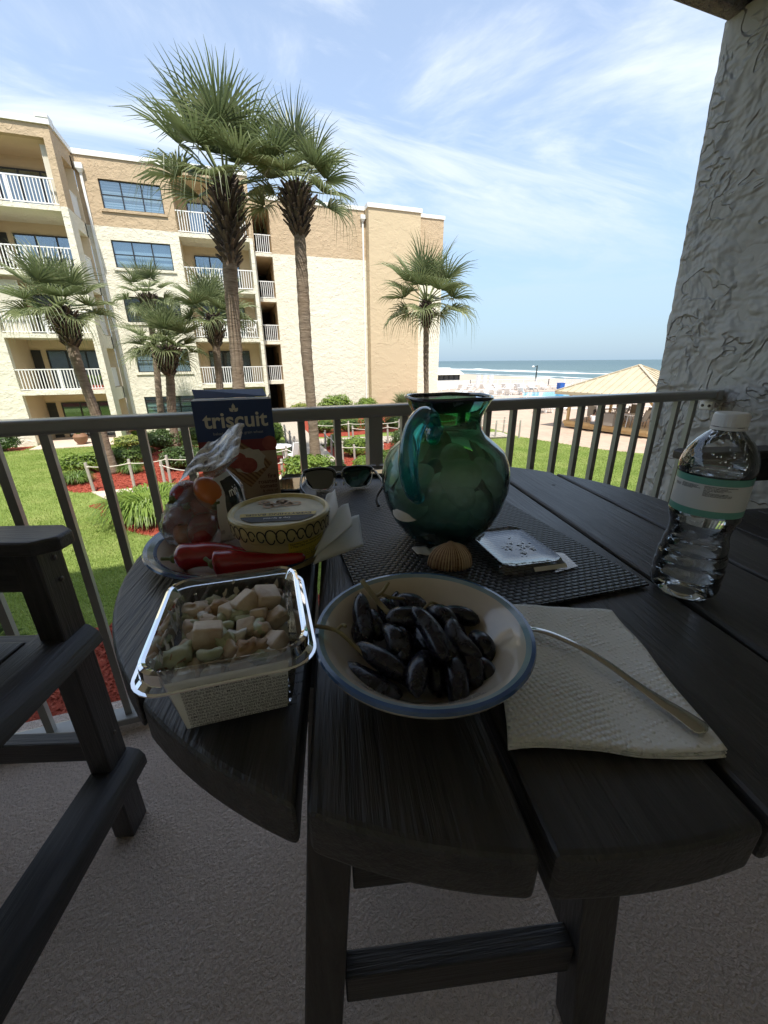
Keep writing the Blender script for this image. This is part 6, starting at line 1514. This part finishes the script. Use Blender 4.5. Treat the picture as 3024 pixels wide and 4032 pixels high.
# ---- paper towel and fork
m_, t_, o_ = newmat('paper_towel'); p_ = t_.n('BsdfPrincipled', Roughness=.9); p_.inputs['Specular IOR Level'].default_value = .1; tcn = t_.n('TexCoord')
vo = t_.n('TexVoronoi', {'feature': 'F1'}, Scale=225., Randomness=.2); t_.set(vo, 'Vector', (tcn, 'Object'))
nz = t_.noise((tcn, 'Object'), 420, 3); hh_ = t_.math('ADD', t_.ramp((vo, 0), ((.1, 1), (.55, 0))), t_.math('MULTIPLY', nz, .25))
t_.set(p_, 'Normal', t_.n('Bump', Strength=1., Distance=.0017, Height=hh_)); t_.set(p_, 'Base Color', t_.mix(hh_, (.84, .83, .82), (.90, .89, .88))); t_.set(o_, 0, p_)
A_, B_, C_, D_ = Vector((.2795, .1055, 0)), Vector((.3425, .2560, 0)), Vector((.2330, .3100, 0)), Vector((.1440, .1590, 0))
tw = thing('paper_towel', 'embossed white paper towel folded flat under the fork', 'paper towel', (.25, .2, TOP))
def towel(z, k):
    def f(u, v):
        p = D_.lerp(A_, u).lerp(C_.lerp(B_, u), v); e = 1-abs(2*v-1)
        p = p + Vector((.0012*math.sin(v*11+k), .0018*math.sin(u*6.5+k)*(1-v)**2 - .001*math.sin(u*3.1)*(v < .2), 0))
        return Vector((p.x, p.y, TOP + z + .0035*max(0, math.sin(u*4.6+.3+k*.15))*(1-v)**3 + .0012*noise.noise(Vector((u*5, v*5, k)))))
    return f
for k, z in enumerate((.0022, .0046, .0068)): MB().sheet(towel(z, k*.35), 36, 36).build('fold', MATS['paper_towel'], tw, smooth=True, solid=.0012)
steel = mat('stainless', (.55, .53, .50), .22, 1., bump=.08, bs=50)
fk = thing('fork', 'stainless steel fork lying across the paper towel with its head behind the bowl', 'fork', (.2760, .1200, TOP+.012))
pth = catm([(.2765, .1190, TOP+.0115), (.2735, .1350, TOP+.0125), (.2700, .1500, TOP+.0130), (.2660, .1680, TOP+.0145), (.2605, .1890, TOP+.0175), (.2520, .2110, TOP+.0200), (.2410, .2360, TOP+.0190), (.2330, .2520, TOP+.0150), (.2270, .2650, TOP+.0135)], 6)
wd = [.0020, .0062, .0078, .0084, .0086, .0084, .0078, .0072, .0066, .0060, .0055, .0050, .0047, .0044, .0042, .0040, .0039, .0038] 
n_ = len(pth); rows = []
for k, p in enumerate(pth):
    u = k/(n_-1); d = (pth[min(k+1, n_-1)] - pth[max(k-1, 0)]).normalized(); s_ = d.cross(Vector((0,0,1))).normalized(); up_ = s_.cross(d)
    hw = lerp(.0036, .0088, max(0, 1-u*2.6)) if k else .0025
    if k == 1: hw = .0066
    if u > .86: hw = lerp(.0032, .0105, (u-.86)/.14)
    th_ = .0016 if u < .85 else .0010
    rows.append([p + s_*hw*math.cos(a_) + up_*th_*math.sin(a_) for a_ in (2*math.pi*j/12 for j in range(12))])
MB().rings(rows, True, True, True).build('handle', steel, fk, smooth=True)
e_ = pth[-1]; d = (pth[-1]-pth[-3]).normalized(); s_ = d.cross(Vector((0,0,1))).normalized()
for j in range(4):
    o_ = s_*(-.0078 + .0052*j); MB().tube(catm([e_ + o_ - d*.002, e_ + o_*1.02 + d*.014, e_ + o_ + d*.030 + Vector((0,0,.003)), e_ + o_*.96 + d*.042 + Vector((0,0,.008))], 4), [.0016]*9+[.0012, .001, .0008, .0005], 8).build('tine', steel, fk, smooth=True)
# ---- screw hole plugs in the planks are left to the grain; a small plug near the far edge
o = MB().lathe([(0, .0006), (.0032, .0006), (.0036, 0)], 14, (.62, .66, TOP)).build('screw_plug', ink); base_at(o, (.62, .66, TOP))
o.parent = tb; o.matrix_parent_inverse = (Matrix.Translation(tb.location) @ tb.rotation_euler.to_matrix().to_4x4()).inverted()
